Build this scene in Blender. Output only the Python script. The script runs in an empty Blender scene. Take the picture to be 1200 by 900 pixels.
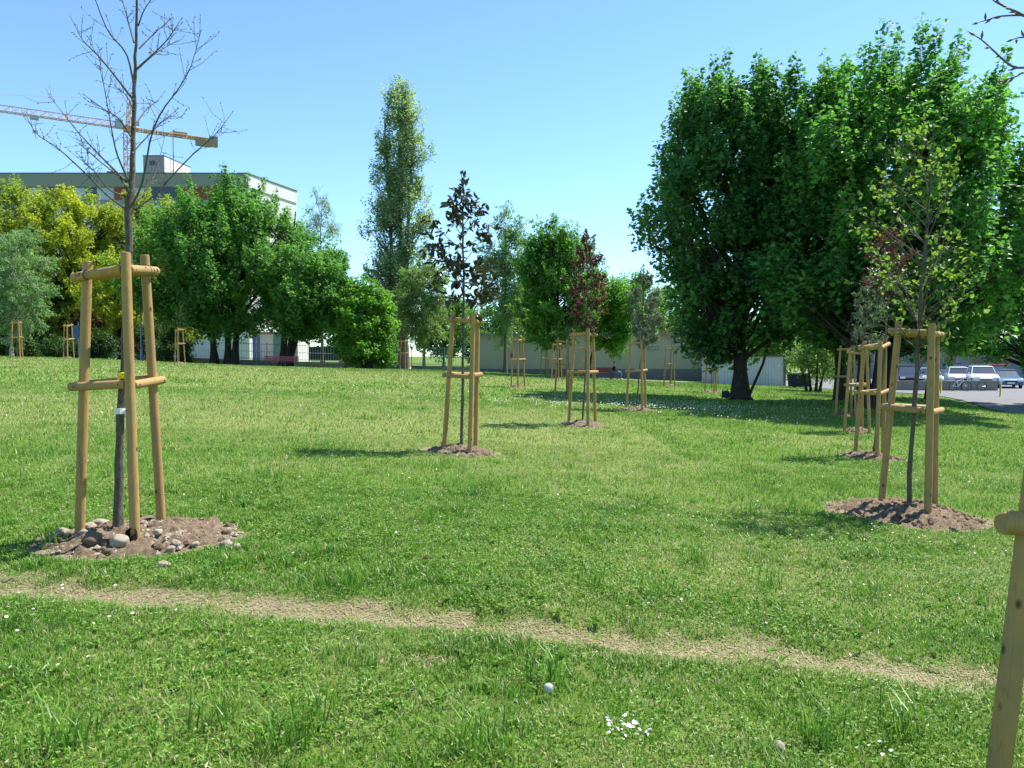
import bpy, math, random
import numpy as np
from mathutils import Vector

rng = np.random.default_rng(11)
random.seed(11)
sc = bpy.context.scene
COL = sc.collection
PI = math.pi

# ------------------------------------------------------------------ camera model
CAM = np.array([0.0, 0.0, 1.5])
FPX = 900.0
PITCH = math.atan(32 / 900)

def ray(px, py):
    a, b = (px - 600) / FPX, -(py - 450) / FPX
    y = math.cos(PITCH) + math.sin(PITCH) * b
    z = math.cos(PITCH) * b - math.sin(PITCH)
    return np.array([a / y, 1.0, z / y])

def W(px, py, Y):
    return CAM + ray(px, py) * Y

# ------------------------------------------------------------------ mesh helpers
def norm(v):
    v = np.asarray(v, float)
    return v / np.maximum(np.linalg.norm(v, axis=-1, keepdims=True), 1e-9)

class MB:
    """collects quads and triangles; build() links them as one mesh object"""
    def __init__(s):
        s.v, s.q, s.t, s.qa, s.ta, s.n = [], [], [], [], [], 0

    def add(s, v, q=None, t=None, qa=None, ta=None):
        v = np.asarray(v, float).reshape(-1, 3)
        s.v.append(v)
        if q is not None and len(q):
            q = np.asarray(q, int).reshape(-1, 4)
            s.q.append(q + s.n)
            s.qa.append(np.zeros(len(q)) if qa is None else np.broadcast_to(qa, (len(q),)))
        if t is not None and len(t):
            t = np.asarray(t, int).reshape(-1, 3)
            s.t.append(t + s.n)
            s.ta.append(np.zeros(len(t)) if ta is None else np.broadcast_to(ta, (len(t),)))
        s.n += len(v)
        return s

    def box(s, c, size, rz=0.0, taper=1.0, tint=0.0):
        c = np.asarray(c, float); h = np.asarray(size, float) / 2
        p = np.array([[x, y, z] for z in (-1, 1) for y in (-1, 1) for x in (-1, 1)], float)
        p[4:, :2] *= taper
        p = p * h
        cs, sn = math.cos(rz), math.sin(rz)
        p = np.stack([p[:, 0] * cs - p[:, 1] * sn, p[:, 0] * sn + p[:, 1] * cs, p[:, 2]], 1) + c
        return s.add(p, [[0, 2, 3, 1], [4, 5, 7, 6], [0, 1, 5, 4], [2, 6, 7, 3], [0, 4, 6, 2], [1, 3, 7, 5]], qa=tint)

    def tubes(s, paths, radii, k=6, tint=0.0):
        """paths (N,S,3), radii (N,S): N open tubes of k sides"""
        P = np.asarray(paths, float); R = np.asarray(radii, float)
        N, S, _ = P.shape
        T = np.gradient(P, axis=1) if S > 2 else np.repeat((P[:, 1:] - P[:, :1]), 2, axis=1)
        T = norm(T)
        ref = np.where(np.abs(T[:, :1, 2:3]) > .9, np.array([[[1.0, 0, 0]]]), np.array([[[0, 0, 1.0]]]))
        A = norm(np.cross(T, np.broadcast_to(ref, T.shape))); B = np.cross(T, A)
        an = np.linspace(0, 2 * PI, k, endpoint=False)
        V = P[:, :, None] + R[:, :, None, None] * (A[:, :, None] * np.cos(an)[None, None, :, None] + B[:, :, None] * np.sin(an)[None, None, :, None])
        idx = np.arange(N * S * k).reshape(N, S, k)
        a = idx[:, :-1]; b = idx[:, 1:]
        q = np.stack([a, np.roll(a, -1, 2), np.roll(b, -1, 2), b], -1).reshape(-1, 4)
        s.add(V.reshape(-1, 3), q, qa=tint)
        return s

    def tube(s, pts, r, k=8, cap=True, tint=0.0):
        pts = np.asarray(pts, float)
        r = np.broadcast_to(np.asarray(r, float), (len(pts),))
        base = s.n
        s.tubes(pts[None], r[None], k, tint)
        if cap:
            for ring, c in ((base + np.arange(k), pts[0]), (base + (len(pts) - 1) * k + np.arange(k), pts[-1])):
                n0 = s.n
                s.v.append(c[None]); s.n += 1
                f = [[ring[i], ring[(i + 1) % k], n0] for i in range(k)]
                s.t.append(np.array(f)); s.ta.append(np.full(k, float(tint)))
        return s

    def prism(s, poly, y0, y1, tint=0.0):
        """polygon in x,z extruded along y (convex or simple fan)"""
        n = len(poly)
        a = np.array([[x, y0, z] for x, z in poly]); b = np.array([[x, y1, z] for x, z in poly])
        c0 = a.mean(0)[None]; c1 = b.mean(0)[None]
        q = [[i, (i + 1) % n, n + (i + 1) % n, n + i] for i in range(n)]
        t = [[(i + 1) % n, i, 2 * n] for i in range(n)] + [[n + i, n + (i + 1) % n, 2 * n + 1] for i in range(n)]
        return s.add(np.vstack([a, b, c0, c1]), q, t, tint, tint)

    def leaves(s, P, D, N, L, Wd, fold=.12, tint=0.0, six=False):
        D = norm(D); S = norm(np.cross(D, N)); N = np.cross(S, D)
        L = np.broadcast_to(L, (len(P),))[:, None]; Wd = np.broadcast_to(Wd, (len(P),))[:, None]
        n = len(P); i = np.arange(n)
        if not six:
            V = np.stack([P, P + D * L * .42 + S * Wd * .5 + N * Wd * fold, P + D * L - N * L * .1, P + D * L * .42 - S * Wd * .5 + N * Wd * fold], 1)
            q = i[:, None] * 4 + np.arange(4)
            return s.add(V.reshape(-1, 3), q, qa=tint)
        V = np.stack([P, P + D * L * .3 + S * Wd * .46 + N * Wd * fold, P + D * L * .66 + S * Wd * .4 + N * Wd * fold * .6, P + D * L - N * L * .16,
                      P + D * L * .66 - S * Wd * .4 + N * Wd * fold * .6, P + D * L * .3 - S * Wd * .46 + N * Wd * fold], 1)
        q = np.concatenate([i[:, None] * 6 + np.array([[0, 1, 2, 3]]), i[:, None] * 6 + np.array([[0, 3, 4, 5]])])
        return s.add(V.reshape(-1, 3), q, qa=np.concatenate([np.broadcast_to(tint, (n,))] * 2))

    def build(s, name, mat, parent=None, smooth=False, world=True, loc=None):
        v = np.concatenate(s.v) if s.v else np.zeros((0, 3))
        off = np.zeros(3)
        if parent is not None and world:
            off = np.array(world_loc(parent))
        elif loc is not None:
            off = np.array(loc, float)
        v = v - off
        q = np.concatenate(s.q) if s.q else np.zeros((0, 4), int)
        t = np.concatenate(s.t) if s.t else np.zeros((0, 3), int)
        me = bpy.data.meshes.new(name)
        me.vertices.add(len(v)); me.vertices.foreach_set('co', v.astype(np.float32).ravel())
        lp = np.concatenate([q.ravel(), t.ravel()]).astype(np.int32)
        me.loops.add(len(lp)); me.loops.foreach_set('vertex_index', lp)
        ls = np.concatenate([np.arange(len(q)) * 4, len(q) * 4 + np.arange(len(t)) * 3]).astype(np.int32)
        me.polygons.add(len(ls)); me.polygons.foreach_set('loop_start', ls)
        try:
            me.polygons.foreach_set('loop_total', np.concatenate([np.full(len(q), 4), np.full(len(t), 3)]).astype(np.int32))
        except Exception:
            pass
        me.update(calc_edges=True)
        ta = np.concatenate([np.concatenate(s.qa) if s.qa else np.zeros(0), np.concatenate(s.ta) if s.ta else np.zeros(0)])
        at = me.attributes.new('tint', 'FLOAT', 'FACE'); at.data.foreach_set('value', ta.astype(np.float32))
        me.polygons.foreach_set('use_smooth', np.full(len(ls), bool(smooth)))
        me.materials.append(mat)
        o = bpy.data.objects.new(name, me); COL.objects.link(o)
        if parent is not None:
            o.parent = parent
        elif loc is not None:
            o.location = loc
        return o

WL = {}
def world_loc(o):
    if o.name in WL: return WL[o.name]
    return tuple(o.location) if o.parent is None else tuple(np.array(o.location) + np.array(world_loc(o.parent)))

def thing(name, label, cat, loc, group=None, rz=0.0):
    o = bpy.data.objects.new(name, None); COL.objects.link(o)
    o.location = [float(a) for a in loc]; o.rotation_euler = (0, 0, rz); o.empty_display_size = .2
    tag(o, label, cat, group)
    return o

def tag(o, label, cat, group=None, kind=None):
    o['label'] = label; o['category'] = cat
    if group: o['group'] = group
    if kind: o['kind'] = kind
    return o

def structure(o, label=None):
    o['kind'] = 'structure'
    if label: o['label'] = label
    return o

# ------------------------------------------------------------------ materials
def new_mat(name):
    m = bpy.data.materials.new(name); m.use_nodes = True
    nt = m.node_tree; nt.nodes.clear()
    return m, nt, nt.nodes.new, nt.links.new

def mixc(nt, fac, a, b):
    n = nt.nodes.new('ShaderNodeMix'); n.data_type = 'RGBA'
    for sock, val in ((0, fac), (6, a), (7, b)):
        if hasattr(val, 'is_output'): nt.links.new(val, n.inputs[sock])
        elif sock == 0: n.inputs[0].default_value = val
        else: n.inputs[sock].default_value = (*val[:3], 1)
    return n.outputs[2]

def noise(nt, scale, detail=4, vec=None, rough=.6):
    n = nt.nodes.new('ShaderNodeTexNoise'); n.inputs['Scale'].default_value = scale; n.inputs['Detail'].default_value = detail
    n.inputs['Roughness'].default_value = rough
    if vec is not None: nt.links.new(vec, n.inputs['Vector'])
    return n.outputs['Fac']

def ramp(nt, fac, stops):
    r = nt.nodes.new('ShaderNodeValToRGB'); nt.links.new(fac, r.inputs[0])
    e = r.color_ramp.elements
    while len(e) < len(stops): e.new(.5)
    for i, (p, c) in enumerate(stops):
        e[i].position = p; e[i].color = (*c, 1) if len(c) == 3 else c
    return r.outputs[0]

def g(v): return (v, v, v)

def plain(name, col, rough=.6, metal=0.0, var=.25, scale=6.0, bump=0.0, spec=.4, bscale=30.0):
    m, nt, N, L = new_mat(name)
    tc = N('ShaderNodeTexCoord').outputs['Object']
    f = noise(nt, scale, 5, tc)
    c = mixc(nt, f, tuple(a * (1 - var) for a in col), tuple(min(1, a * (1 + var)) for a in col))
    p = N('ShaderNodeBsdfPrincipled'); L(c, p.inputs['Base Color'])
    p.inputs['Roughness'].default_value = rough; p.inputs['Metallic'].default_value = metal
    p.inputs['Specular IOR Level'].default_value = spec
    if bump:
        b = N('ShaderNodeBump'); b.inputs['Strength'].default_value = bump; b.inputs['Distance'].default_value = .02
        L(noise(nt, bscale, 6, tc), b.inputs['Height']); L(b.outputs[0], p.inputs['Normal'])
    o = N('ShaderNodeOutputMaterial'); L(p.outputs[0], o.inputs[0])
    return m

def foliage(name, c1, c2, trans=.4, tgain=(1.5, 1.6, .7), rough=.48, spec=.32):
    m, nt, N, L = new_mat(name)
    at = N('ShaderNodeAttribute'); at.attribute_name = 'tint'
    c = mixc(nt, at.outputs['Fac'], c1, c2)
    p = N('ShaderNodeBsdfPrincipled'); L(c, p.inputs['Base Color']); p.inputs['Roughness'].default_value = rough
    p.inputs['Specular IOR Level'].default_value = spec
    t = N('ShaderNodeBsdfTranslucent')
    mu = N('ShaderNodeMix'); mu.data_type = 'RGBA'; mu.blend_type = 'MULTIPLY'; mu.inputs[0].default_value = 1
    L(c, mu.inputs[6]); mu.inputs[7].default_value = (*tgain, 1); L(mu.outputs[2], t.inputs[0])
    mx = N('ShaderNodeMixShader'); mx.inputs[0].default_value = min(.5, trans + .06); L(p.outputs[0], mx.inputs[1]); L(t.outputs[0], mx.inputs[2])
    o = N('ShaderNodeOutputMaterial'); L(mx.outputs[0], o.inputs[0])
    return m

def bark(name, c1, c2, scale=14, stretch=.25, bump=.6):
    m, nt, N, L = new_mat(name)
    tc = N('ShaderNodeTexCoord').outputs['Object']
    mp = N('ShaderNodeMapping'); mp.inputs['Scale'].default_value = (1, 1, stretch); L(tc, mp.inputs[0])
    f = noise(nt, scale, 6, mp.outputs[0], .7)
    c = ramp(nt, f, [(.3, c1), (.7, c2)])
    p = N('ShaderNodeBsdfPrincipled'); L(c, p.inputs['Base Color']); p.inputs['Roughness'].default_value = .85; p.inputs['Specular IOR Level'].default_value = .2
    b = N('ShaderNodeBump'); b.inputs['Strength'].default_value = bump; b.inputs['Distance'].default_value = .02; L(f, b.inputs['Height']); L(b.outputs[0], p.inputs['Normal'])
    o = N('ShaderNodeOutputMaterial'); L(p.outputs[0], o.inputs[0])
    return m

def wood(name, c1, c2):
    """turned treated softwood: long grain, knots and a few drying cracks"""
    m, nt, N, L = new_mat(name)
    tc = N('ShaderNodeTexCoord').outputs['Object']
    mp = N('ShaderNodeMapping'); mp.inputs['Scale'].default_value = (1, 1, .07); L(tc, mp.inputs[0])
    f = noise(nt, 60, 5, mp.outputs[0], .65)
    f2 = noise(nt, 5, 3, tc)
    c = mixc(nt, f, c1, c2)
    c = mixc(nt, ramp(nt, f2, [(.42, g(0)), (.7, g(.55))]), c, (.21, .165, .085))
    oi = N('ShaderNodeObjectInfo')
    sh = N('ShaderNodeMapRange'); sh.inputs[3].default_value = 0; sh.inputs[4].default_value = .35; L(oi.outputs['Random'], sh.inputs[0])
    c = mixc(nt, sh.outputs[0], c, (.24, .175, .085))
    st = N('ShaderNodeMapping'); st.inputs['Scale'].default_value = (1, 1, .12); L(tc, st.inputs[0])
    c = mixc(nt, ramp(nt, noise(nt, 12, 4, st.outputs[0], .6), [(.57, g(0)), (.74, g(.45))]), c, (.15, .12, .075))
    mpk = N('ShaderNodeMapping'); mpk.inputs['Scale'].default_value = (1, 1, .62); L(tc, mpk.inputs[0])
    vo = N('ShaderNodeTexVoronoi'); vo.inputs['Scale'].default_value = 9; L(mpk.outputs[0], vo.inputs['Vector'])
    k = ramp(nt, vo.outputs['Distance'], [(.07, g(1)), (.15, g(0))])
    c = mixc(nt, k, c, (.06, .03, .012))
    mc = N('ShaderNodeMapping'); mc.inputs['Scale'].default_value = (1, 1, .03); L(tc, mc.inputs[0])
    cr = ramp(nt, noise(nt, 26, 2, mc.outputs[0], .5), [(.485, g(0)), (.5, g(1)), (.515, g(0))])
    c = mixc(nt, mixc(nt, .5, g(0), cr), c, (.12, .07, .03))
    p = N('ShaderNodeBsdfPrincipled'); L(c, p.inputs['Base Color']); p.inputs['Roughness'].default_value = .62; p.inputs['Specular IOR Level'].default_value = .3
    b = N('ShaderNodeBump'); b.inputs['Strength'].default_value = .25; b.inputs['Distance'].default_value = .004; L(f, b.inputs['Height']); L(b.outputs[0], p.inputs['Normal'])
    o = N('ShaderNodeOutputMaterial'); L(p.outputs[0], o.inputs[0])
    return m

M = {}
M['wood'] = wood('stake_wood', (.33, .178, .043), (.47, .29, .095))
M['maple'] = foliage('maple_leaf', (0.05, 0.165, 0.04), (0.14, 0.33, 0.06), .38)
M['bigmaple'] = foliage('big_maple_leaf', (0.04, 0.13, 0.05), (0.135, 0.3, 0.085), .38)
M['bigmaple_b'] = foliage('big_maple_leaf_light', (0.048, 0.16, 0.048), (0.145, 0.33, 0.075), .40)
M['fieldmaple'] = foliage('field_maple_leaf', (0.062, 0.178, 0.042), (0.15, 0.32, 0.068), .38)
M['yellow'] = foliage('yellow_leaf', (0.21, 0.27, 0.022), (0.42, 0.46, 0.045), .4)
M['olive'] = foliage('olive_leaf', (0.155, 0.235, 0.034), (0.3, 0.38, 0.068), .4)
M['birch'] = foliage('birch_leaf', (0.1013, 0.189, 0.0607), (0.2295, 0.3375, 0.1148), .4)
M['silver'] = foliage('silver_birch_leaf', (0.1015, 0.2175, 0.087), (0.2175, 0.348, 0.145), .35)
M['poplar'] = foliage('poplar_leaf', (0.15, 0.24, 0.115), (0.35, 0.46, 0.27), .35)
M['willow'] = foliage('willow_leaf', (0.12, 0.204, 0.072), (0.24, 0.348, 0.108), .4)
M['bright'] = foliage('bright_leaf', (0.075, 0.2, 0.028), (0.17, 0.35, 0.048), .42)
M['dark'] = foliage('hedge_leaf', (0.0234, 0.065, 0.0156), (0.065, 0.143, 0.026), .25)
M['midgreen'] = foliage('mid_leaf', (0.0595, 0.17, 0.034), (0.136, 0.306, 0.051), .35)
M['purple'] = foliage('purple_leaf', (0.045, 0.024, 0.018), (0.105, 0.062, 0.042), .3, (1.3, .8, .6))
M['magnolia'] = foliage('magnolia_leaf', (.012, .022, .011), (.050, .042, .018), .12, rough=.3, spec=.5)
M['greyoak'] = foliage('grey_oak_leaf', (0.065, 0.095, 0.062), (0.25, 0.29, 0.22), .2)
M['lime'] = foliage('lime_leaf', (0.06, 0.145, 0.026), (0.18, 0.265, 0.055), .42)
M['brownleaf'] = foliage('brown_leaf', (.09, .05, .02), (.18, .12, .05), .3, (1.2, .9, .6))
M['bark'] = bark('dark_bark', (.018, .014, .011), (.06, .05, .04))
M['bark2'] = bark('grey_bark', (.06, .05, .04), (.16, .14, .115))
M['sapbark'] = bark('young_bark', (.045, .037, .029), (.17, .145, .115), 40, .5, .8)
M['palebark'] = bark('birch_bark', (.10, .09, .08), (.55, .53, .48), 8, 1.6, .3)
M['twig'] = bark('twig_bark', (.07, .05, .045), (.17, .135, .12), 30, .5, .3)
M['bud'] = plain('bud_scale', (.16, .10, .06), .6)
M['black'] = plain('black_plastic', (.012, .012, .013), .45)
M['yellowtape'] = plain('yellow_tape', (.75, .62, .02), .5)
M['whitetape'] = plain('white_tape', (.72, .72, .70), .5)
M['wire'] = plain('tie_wire', (.10, .13, .09), .5, .3)
M['stone'] = plain('field_stone', (.30, .25, .19), .85, 0, .35, 9, .5, .2)
M['darkstone'] = plain('brown_stone', (.14, .10, .068), .85, 0, .35, 9, .5, .2)
M['pebble'] = plain('pebbles', (.30, .25, .19), .9, 0, .5, 14, .3, .2)
M['plaster'] = plain('beige_render', (.37, .35, .28), .9, 0, .12, .6, .05, .1)
M['plinth'] = plain('grey_plinth', (.16, .16, .17), .9, 0, .2, 2, .1, .1)
M['white'] = plain('white_render', (.55, .55, .54), .85, 0, .06, 1, 0, .1)
M['lilac'] = plain('pale_sheet', (.52, .52, .58), .7, 0, .1, 1.5, .0, .2)
M['concrete'] = plain('concrete', (.22, .215, .20), .9, 0, .2, 2, .2, .1)
M['asphalt'] = plain('asphalt', (.17, .17, .175), .95, 0, .14, 1.2, .15, .1)
M['gravelpath'] = plain('gravel_path', (.32, .30, .26), .95, 0, .25, 6, .3, .1)
M['roofdark'] = plain('roof_edge', (.10, .10, .10), .8)
M['parapet'] = plain('green_grey_panel', (.215, .23, .20), .8, 0, .08, .4, 0, .2)
M['redpanel'] = plain('red_brown_panel', (.22, .055, .035), .75, 0, .2, .8)
M['bluewin'] = plain('window_blind', (.34, .41, .50), .25, 0, .2, .5, 0, .5)
M['darkwin'] = plain('dark_glass', (.03, .035, .045), .08, 0, .2, .5, 0, .6)
M['greyconc'] = plain('grey_block', (.22, .23, .24), .85, 0, .08, .6)
M['cranered'] = plain('crane_steel', (.42, .24, .16), .5, 0, .15)
M['craneyel'] = plain('crane_yellow', (.36, .22, .11), .5, 0, .15)
M['cranegrey'] = plain('ballast_concrete', (.22, .17, .12), .8, 0, .2, 2)
M['steel'] = plain('grey_steel', (.28, .31, .33), .45, .4, .15)
M['greensteel'] = plain('green_fence_steel', (.10, .24, .20), .5, .1, .15)
M['darkgreen'] = plain('dark_green_screen', (.02, .06, .05), .7)
M['bluesign'] = plain('blue_sign', (.06, .14, .34), .5)
M['pink'] = plain('faded_red_paint', (.48, .12, .14), .6, 0, .3, 5)
M['red'] = plain('dark_red_paint', (.26, .03, .05), .6)
M['orange'] = plain('orange_cladding', (.55, .17, .04), .7, 0, .2, .8)
M['yellowdoor'] = plain('yellow_door', (.72, .46, .02), .5)
M['yellowpaint'] = plain('yellow_post', (.58, .42, .07), .55)
M['tyre'] = plain('tyre', (.02, .02, .02), .85)
M['rim'] = plain('alloy_rim', (.4, .4, .42), .35, .7)
M['glass'] = plain('car_glass', (.04, .06, .085), .16, 0, .1, 2, 0, .7)
M['lamp'] = plain('headlight', (.8, .8, .82), .1, 0, .05, 2, 0, .7)
M['plate'] = plain('number_plate', (.7, .7, .68), .5)
M['denim'] = plain('denim', (.10, .19, .42), .9, 0, .3, 20)
M['navy'] = plain('navy_cloth', (.022, .022, .035), .9)
M['skin'] = plain('skin', (.48, .29, .21), .55, 0, .08)
M['hair'] = plain('hair', (.03, .02, .015), .7)
M['daisy'] = plain('daisy_petal', (.80, .80, .76), .7, 0, .05)
M['daisyeye'] = plain('daisy_eye', (.75, .50, .04), .7)
M['fluff'] = foliage('dandelion_fluff', (.85, .85, .83), (.9, .9, .88), .6, (1, 1, 1))
M['stem'] = plain('flower_stem', (.14, .22, .06), .6)
M['mulch'] = plain('mulch_clod', (.16, .10, .065), .95, 0, .45, 25, .8, .1, 60)

def paint(name, col):
    m = plain(name, col, .22, .15, .03, 2, 0, .6)
    return m

# grass and ground
def grass_mat():
    m, nt, N, L = new_mat('grass_blade')
    at = N('ShaderNodeAttribute'); at.attribute_name = 'tint'
    c = ramp(nt, at.outputs['Fac'], [(0.0, (.058, .165, .014)), (.4, (.125, .285, .026)), (.72, (.228, .385, .055)), (.86, (.35, .30, .14)), (1.0, (.52, .44, .27))])
    p = N('ShaderNodeBsdfPrincipled'); L(c, p.inputs['Base Color']); p.inputs['Roughness'].default_value = .42; p.inputs['Specular IOR Level'].default_value = .35
    t = N('ShaderNodeBsdfTranslucent'); L(c, t.inputs[0])
    mx = N('ShaderNodeMixShader'); mx.inputs[0].default_value = .38; L(p.outputs[0], mx.inputs[1]); L(t.outputs[0], mx.inputs[2])
    o = N('ShaderNodeOutputMaterial'); L(mx.outputs[0], o.inputs[0])
    return m
M['grass'] = grass_mat()

def ground_mat():
    m, nt, N, L = new_mat('meadow_ground')
    tc = N('ShaderNodeTexCoord').outputs['Object']
    bare = N('ShaderNodeAttribute'); bare.attribute_name = 'bare'
    dry = N('ShaderNodeAttribute'); dry.attribute_name = 'dry'
    f = noise(nt, 3.5, 8, tc, .7); f2 = noise(nt, 40, 5, tc, .7)
    green = mixc(nt, f, (.058, .125, .014), (.120, .205, .028))
    green = mixc(nt, mixc(nt, .6, g(0), ramp(nt, f2, [(.35, g(0)), (.75, g(1))])), green, (.135, .185, .045))
    green = mixc(nt, dry.outputs['Fac'], green, mixc(nt, f2, (.17, .205, .05), (.26, .25, .11)))
    f3 = noise(nt, 34, 9, tc, .8)
    soil = ramp(nt, f3, [(.34, (.11, .080, .048)), (.5, (.225, .175, .11)), (.66, (.43, .38, .27))])
    c = mixc(nt, bare.outputs['Fac'], green, soil)
    p = N('ShaderNodeBsdfPrincipled'); L(c, p.inputs['Base Color']); p.inputs['Roughness'].default_value = .95; p.inputs['Specular IOR Level'].default_value = .1
    b = N('ShaderNodeBump'); b.inputs['Strength'].default_value = .7; b.inputs['Distance'].default_value = .03; L(f3, b.inputs['Height']); L(b.outputs[0], p.inputs['Normal'])
    o = N('ShaderNodeOutputMaterial'); L(p.outputs[0], o.inputs[0])
    return m
M['ground'] = ground_mat()

def soil_mat():
    m, nt, N, L = new_mat('dug_soil')
    tc = N('ShaderNodeTexCoord').outputs['Object']
    f3 = noise(nt, 18, 9, tc, .75)
    c = ramp(nt, f3, [(.28, (.055, .040, .026)), (.48, (.165, .120, .078)), (.64, (.285, .22, .155)), (.78, (.45, .38, .30))])
    p = N('ShaderNodeBsdfPrincipled'); L(c, p.inputs['Base Color']); p.inputs['Roughness'].default_value = .95; p.inputs['Specular IOR Level'].default_value = .1
    b = N('ShaderNodeBump'); b.inputs['Strength'].default_value = 1; b.inputs['Distance'].default_value = .03; L(f3, b.inputs['Height']); L(b.outputs[0], p.inputs['Normal'])
    o = N('ShaderNodeOutputMaterial'); L(p.outputs[0], o.inputs[0])
    return m
M['soil'] = soil_mat()

# ------------------------------------------------------------------ 2-D / 3-D value noise (numpy)
_tab = rng.random((256, 256))
def vnoise(x, y, s=1.0, o=0):
    x = np.asarray(x) * s + 37.7 * o + 500; y = np.asarray(y) * s + 11.3 * o + 500
    xi = np.floor(x).astype(int); yi = np.floor(y).astype(int); fx = x - xi; fy = y - yi
    fx = fx * fx * (3 - 2 * fx); fy = fy * fy * (3 - 2 * fy)
    t = lambda a, b: _tab[a % 256, b % 256]
    return (t(xi, yi) * (1 - fx) + t(xi + 1, yi) * fx) * (1 - fy) + (t(xi, yi + 1) * (1 - fx) + t(xi + 1, yi + 1) * fx) * fy

def fbm(x, y, s=1.0, o=0, n=4):
    a, tot, r = 1.0, 0, 0
    for i in range(n):
        r = r + a * vnoise(x, y, s * 2 ** i, o + i); tot += a; a *= .55
    return r / tot

def sstep(a, b, x):
    t = np.clip((np.asarray(x, float) - a) / (b - a), 0, 1); return t * t * (3 - 2 * t)

# ------------------------------------------------------------------ terrain
# every tripod: pixel centre, base row, pixel height -> distance (all are about 2.25 m tall)
TH = 2.25
TRI = {  # key: (px, base_py, height_px)
    'A': (140, 632, 332), 'B': (540, 530, 164), 'C': (684, 498, 113), 'D': (1064, 604, 229), 'E': (1020, 536, 135),
    'F': (1006, 506, 99), 'G': (993, 487, 82), 'H': (747, 481, 84), 'I': (785, 452, 46), 'J': (607, 454, 58),
    'K': (474, 434, 36), 'L': (210, 426, 41), 'M': (80, 420, 40), 'N': (21, 420, 44), 'O': (639, 440, 36),
    'P': (661, 463, 66), 'Q': (834, 460, 50), 'S': (653, 445, 44), 'T': (684, 447, 42),
}
pos = {k: W(px, py, FPX * TH / h) for k, (px, py, h) in TRI.items()}
pos['Z'] = np.array([2.085, 2.80, -.34])
ctrl = [tuple(p) for p in pos.values()]
ctrl += [(0, 2.5, 0), (-3, 3, .03), (-4.5, 5.2, .04), (0, 5, 0), (3.4, 5, -.34), (0, 8, -.02), (-3, 8.5, .1), (0, -4, 0), (-8, -4, 0), (8, -4, -.3), (5, 3, -.36), (-9, 12, .25)]
for px, py, Y in ((868, 469, 33), (1022, 478, 28.5), (987, 468, 31.5), (335, 431, 62), (420, 432, 60), (600, 439, 62), (760, 447, 60), (900, 452, 57), (1000, 461, 50), (1090, 464, 48), (1190, 486, 34),
                  (560, 436, 64), (1150, 476, 39)):
    ctrl.append(tuple(W(px, py, Y)))
ctrl += [(40, 40, -1.0), (40, 70, -1.0), (25, 62, -.95), (70, 60, -1.0), (25, 90, -.9), (0, 90, 0), (-25, 90, .7), (-60, 80, 1.4), (-60, 40, 1.3), (-30, 20, .6), (60, 15, -1.0), (25, 12, -.8), (14, 6, -.5), (70, 95, -1.0), (-60, 95, 1.3), (-25, 8, .3)]
ctrl = np.array(ctrl)
S_ = 10.0
def _U(r2): return np.where(r2 > 1e-12, r2 * np.log(np.maximum(r2, 1e-12)), 0)
def _fit():
    P = ctrl[:, :2] / S_; n = len(P)
    K = _U(((P[:, None] - P[None]) ** 2).sum(-1)) + np.eye(n) * .015
    Q = np.hstack([np.ones((n, 1)), P])
    A = np.block([[K, Q], [Q.T, np.zeros((3, 3))]])
    return np.linalg.solve(A, np.concatenate([ctrl[:, 2], np.zeros(3)]))
_w = _fit()
def GZ(x, y):
    x = np.clip(np.asarray(x, float), -62, 72); y = np.clip(np.asarray(y, float), -5, 96)
    sh = x.shape; p = np.stack([x.ravel(), y.ravel()], 1) / S_; C = ctrl[:, :2] / S_
    out = np.empty(len(p))
    for a in range(0, len(p), 40000):
        b = p[a:a + 40000]
        out[a:a + 40000] = _U(((b[:, None] - C[None]) ** 2).sum(-1)) @ _w[:-3] + _w[-3] + b @ _w[-2:]
    z = np.clip(out, -1.25, 1.6)
    return z.reshape(sh)
def gz(x, y): return float(GZ(np.array([x]), np.array([y]))[0])
def on(px, Y):
    x = (px - 600) / FPX * Y
    return np.array([x, Y, gz(x, Y)])

# worn footpath: centre line in metres and half width
def hit(px, py):
    """where the sight line through a pixel meets the ground"""
    r = ray(px, py); Y = 3.0
    for _ in range(40): Y = .5 * Y + .5 * (gz(r[0] * Y, Y) - 1.5) / r[2]
    return np.array([r[0] * Y, Y, gz(r[0] * Y, Y)])
PATH = np.array([hit(px, py)[:2] for px, py in ((-120, 674), (0, 686), (180, 698), (350, 712), (480, 722), (600, 734), (730, 746), (850, 757), (1000, 776), (1150, 794), (1300, 812))])
PATH = np.vstack([PATH[0] + (PATH[0] - PATH[1]) * 6, PATH, PATH[-1] + (PATH[-1] - PATH[-2]) * 6])
def path_d(x, y):
    d = np.full(np.shape(x), 99.0)
    for a, b in zip(PATH[:-1], PATH[1:]):
        ab = b - a; t = np.clip(((x - a[0]) * ab[0] + (y - a[1]) * ab[1]) / (ab @ ab), 0, 1)
        d = np.minimum(d, np.hypot(x - a[0] - t * ab[0], y - a[1] - t * ab[1]))
    return d
MOUND = {k: (.60 if k in 'ADBCEH' else .42) for k in TRI}
MOUND['A'] = .74; MOUND['D'] = .88; MOUND['B'] = .60; MOUND['C'] = .52
MOFF = {'A': (.17, .0)}
for _k in MOUND: MOFF.setdefault(_k, (0, 0))
def mound_d(x, y):
    d = np.full(np.shape(x), 9.0)
    for k, r in MOUND.items():
        p = pos[k]; d = np.minimum(d, np.hypot(x - p[0] - MOFF[k][0], (y - p[1] - MOFF[k][1]) * 1.15) / r)
    return d
HOLE = hit(490, 770)
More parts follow.
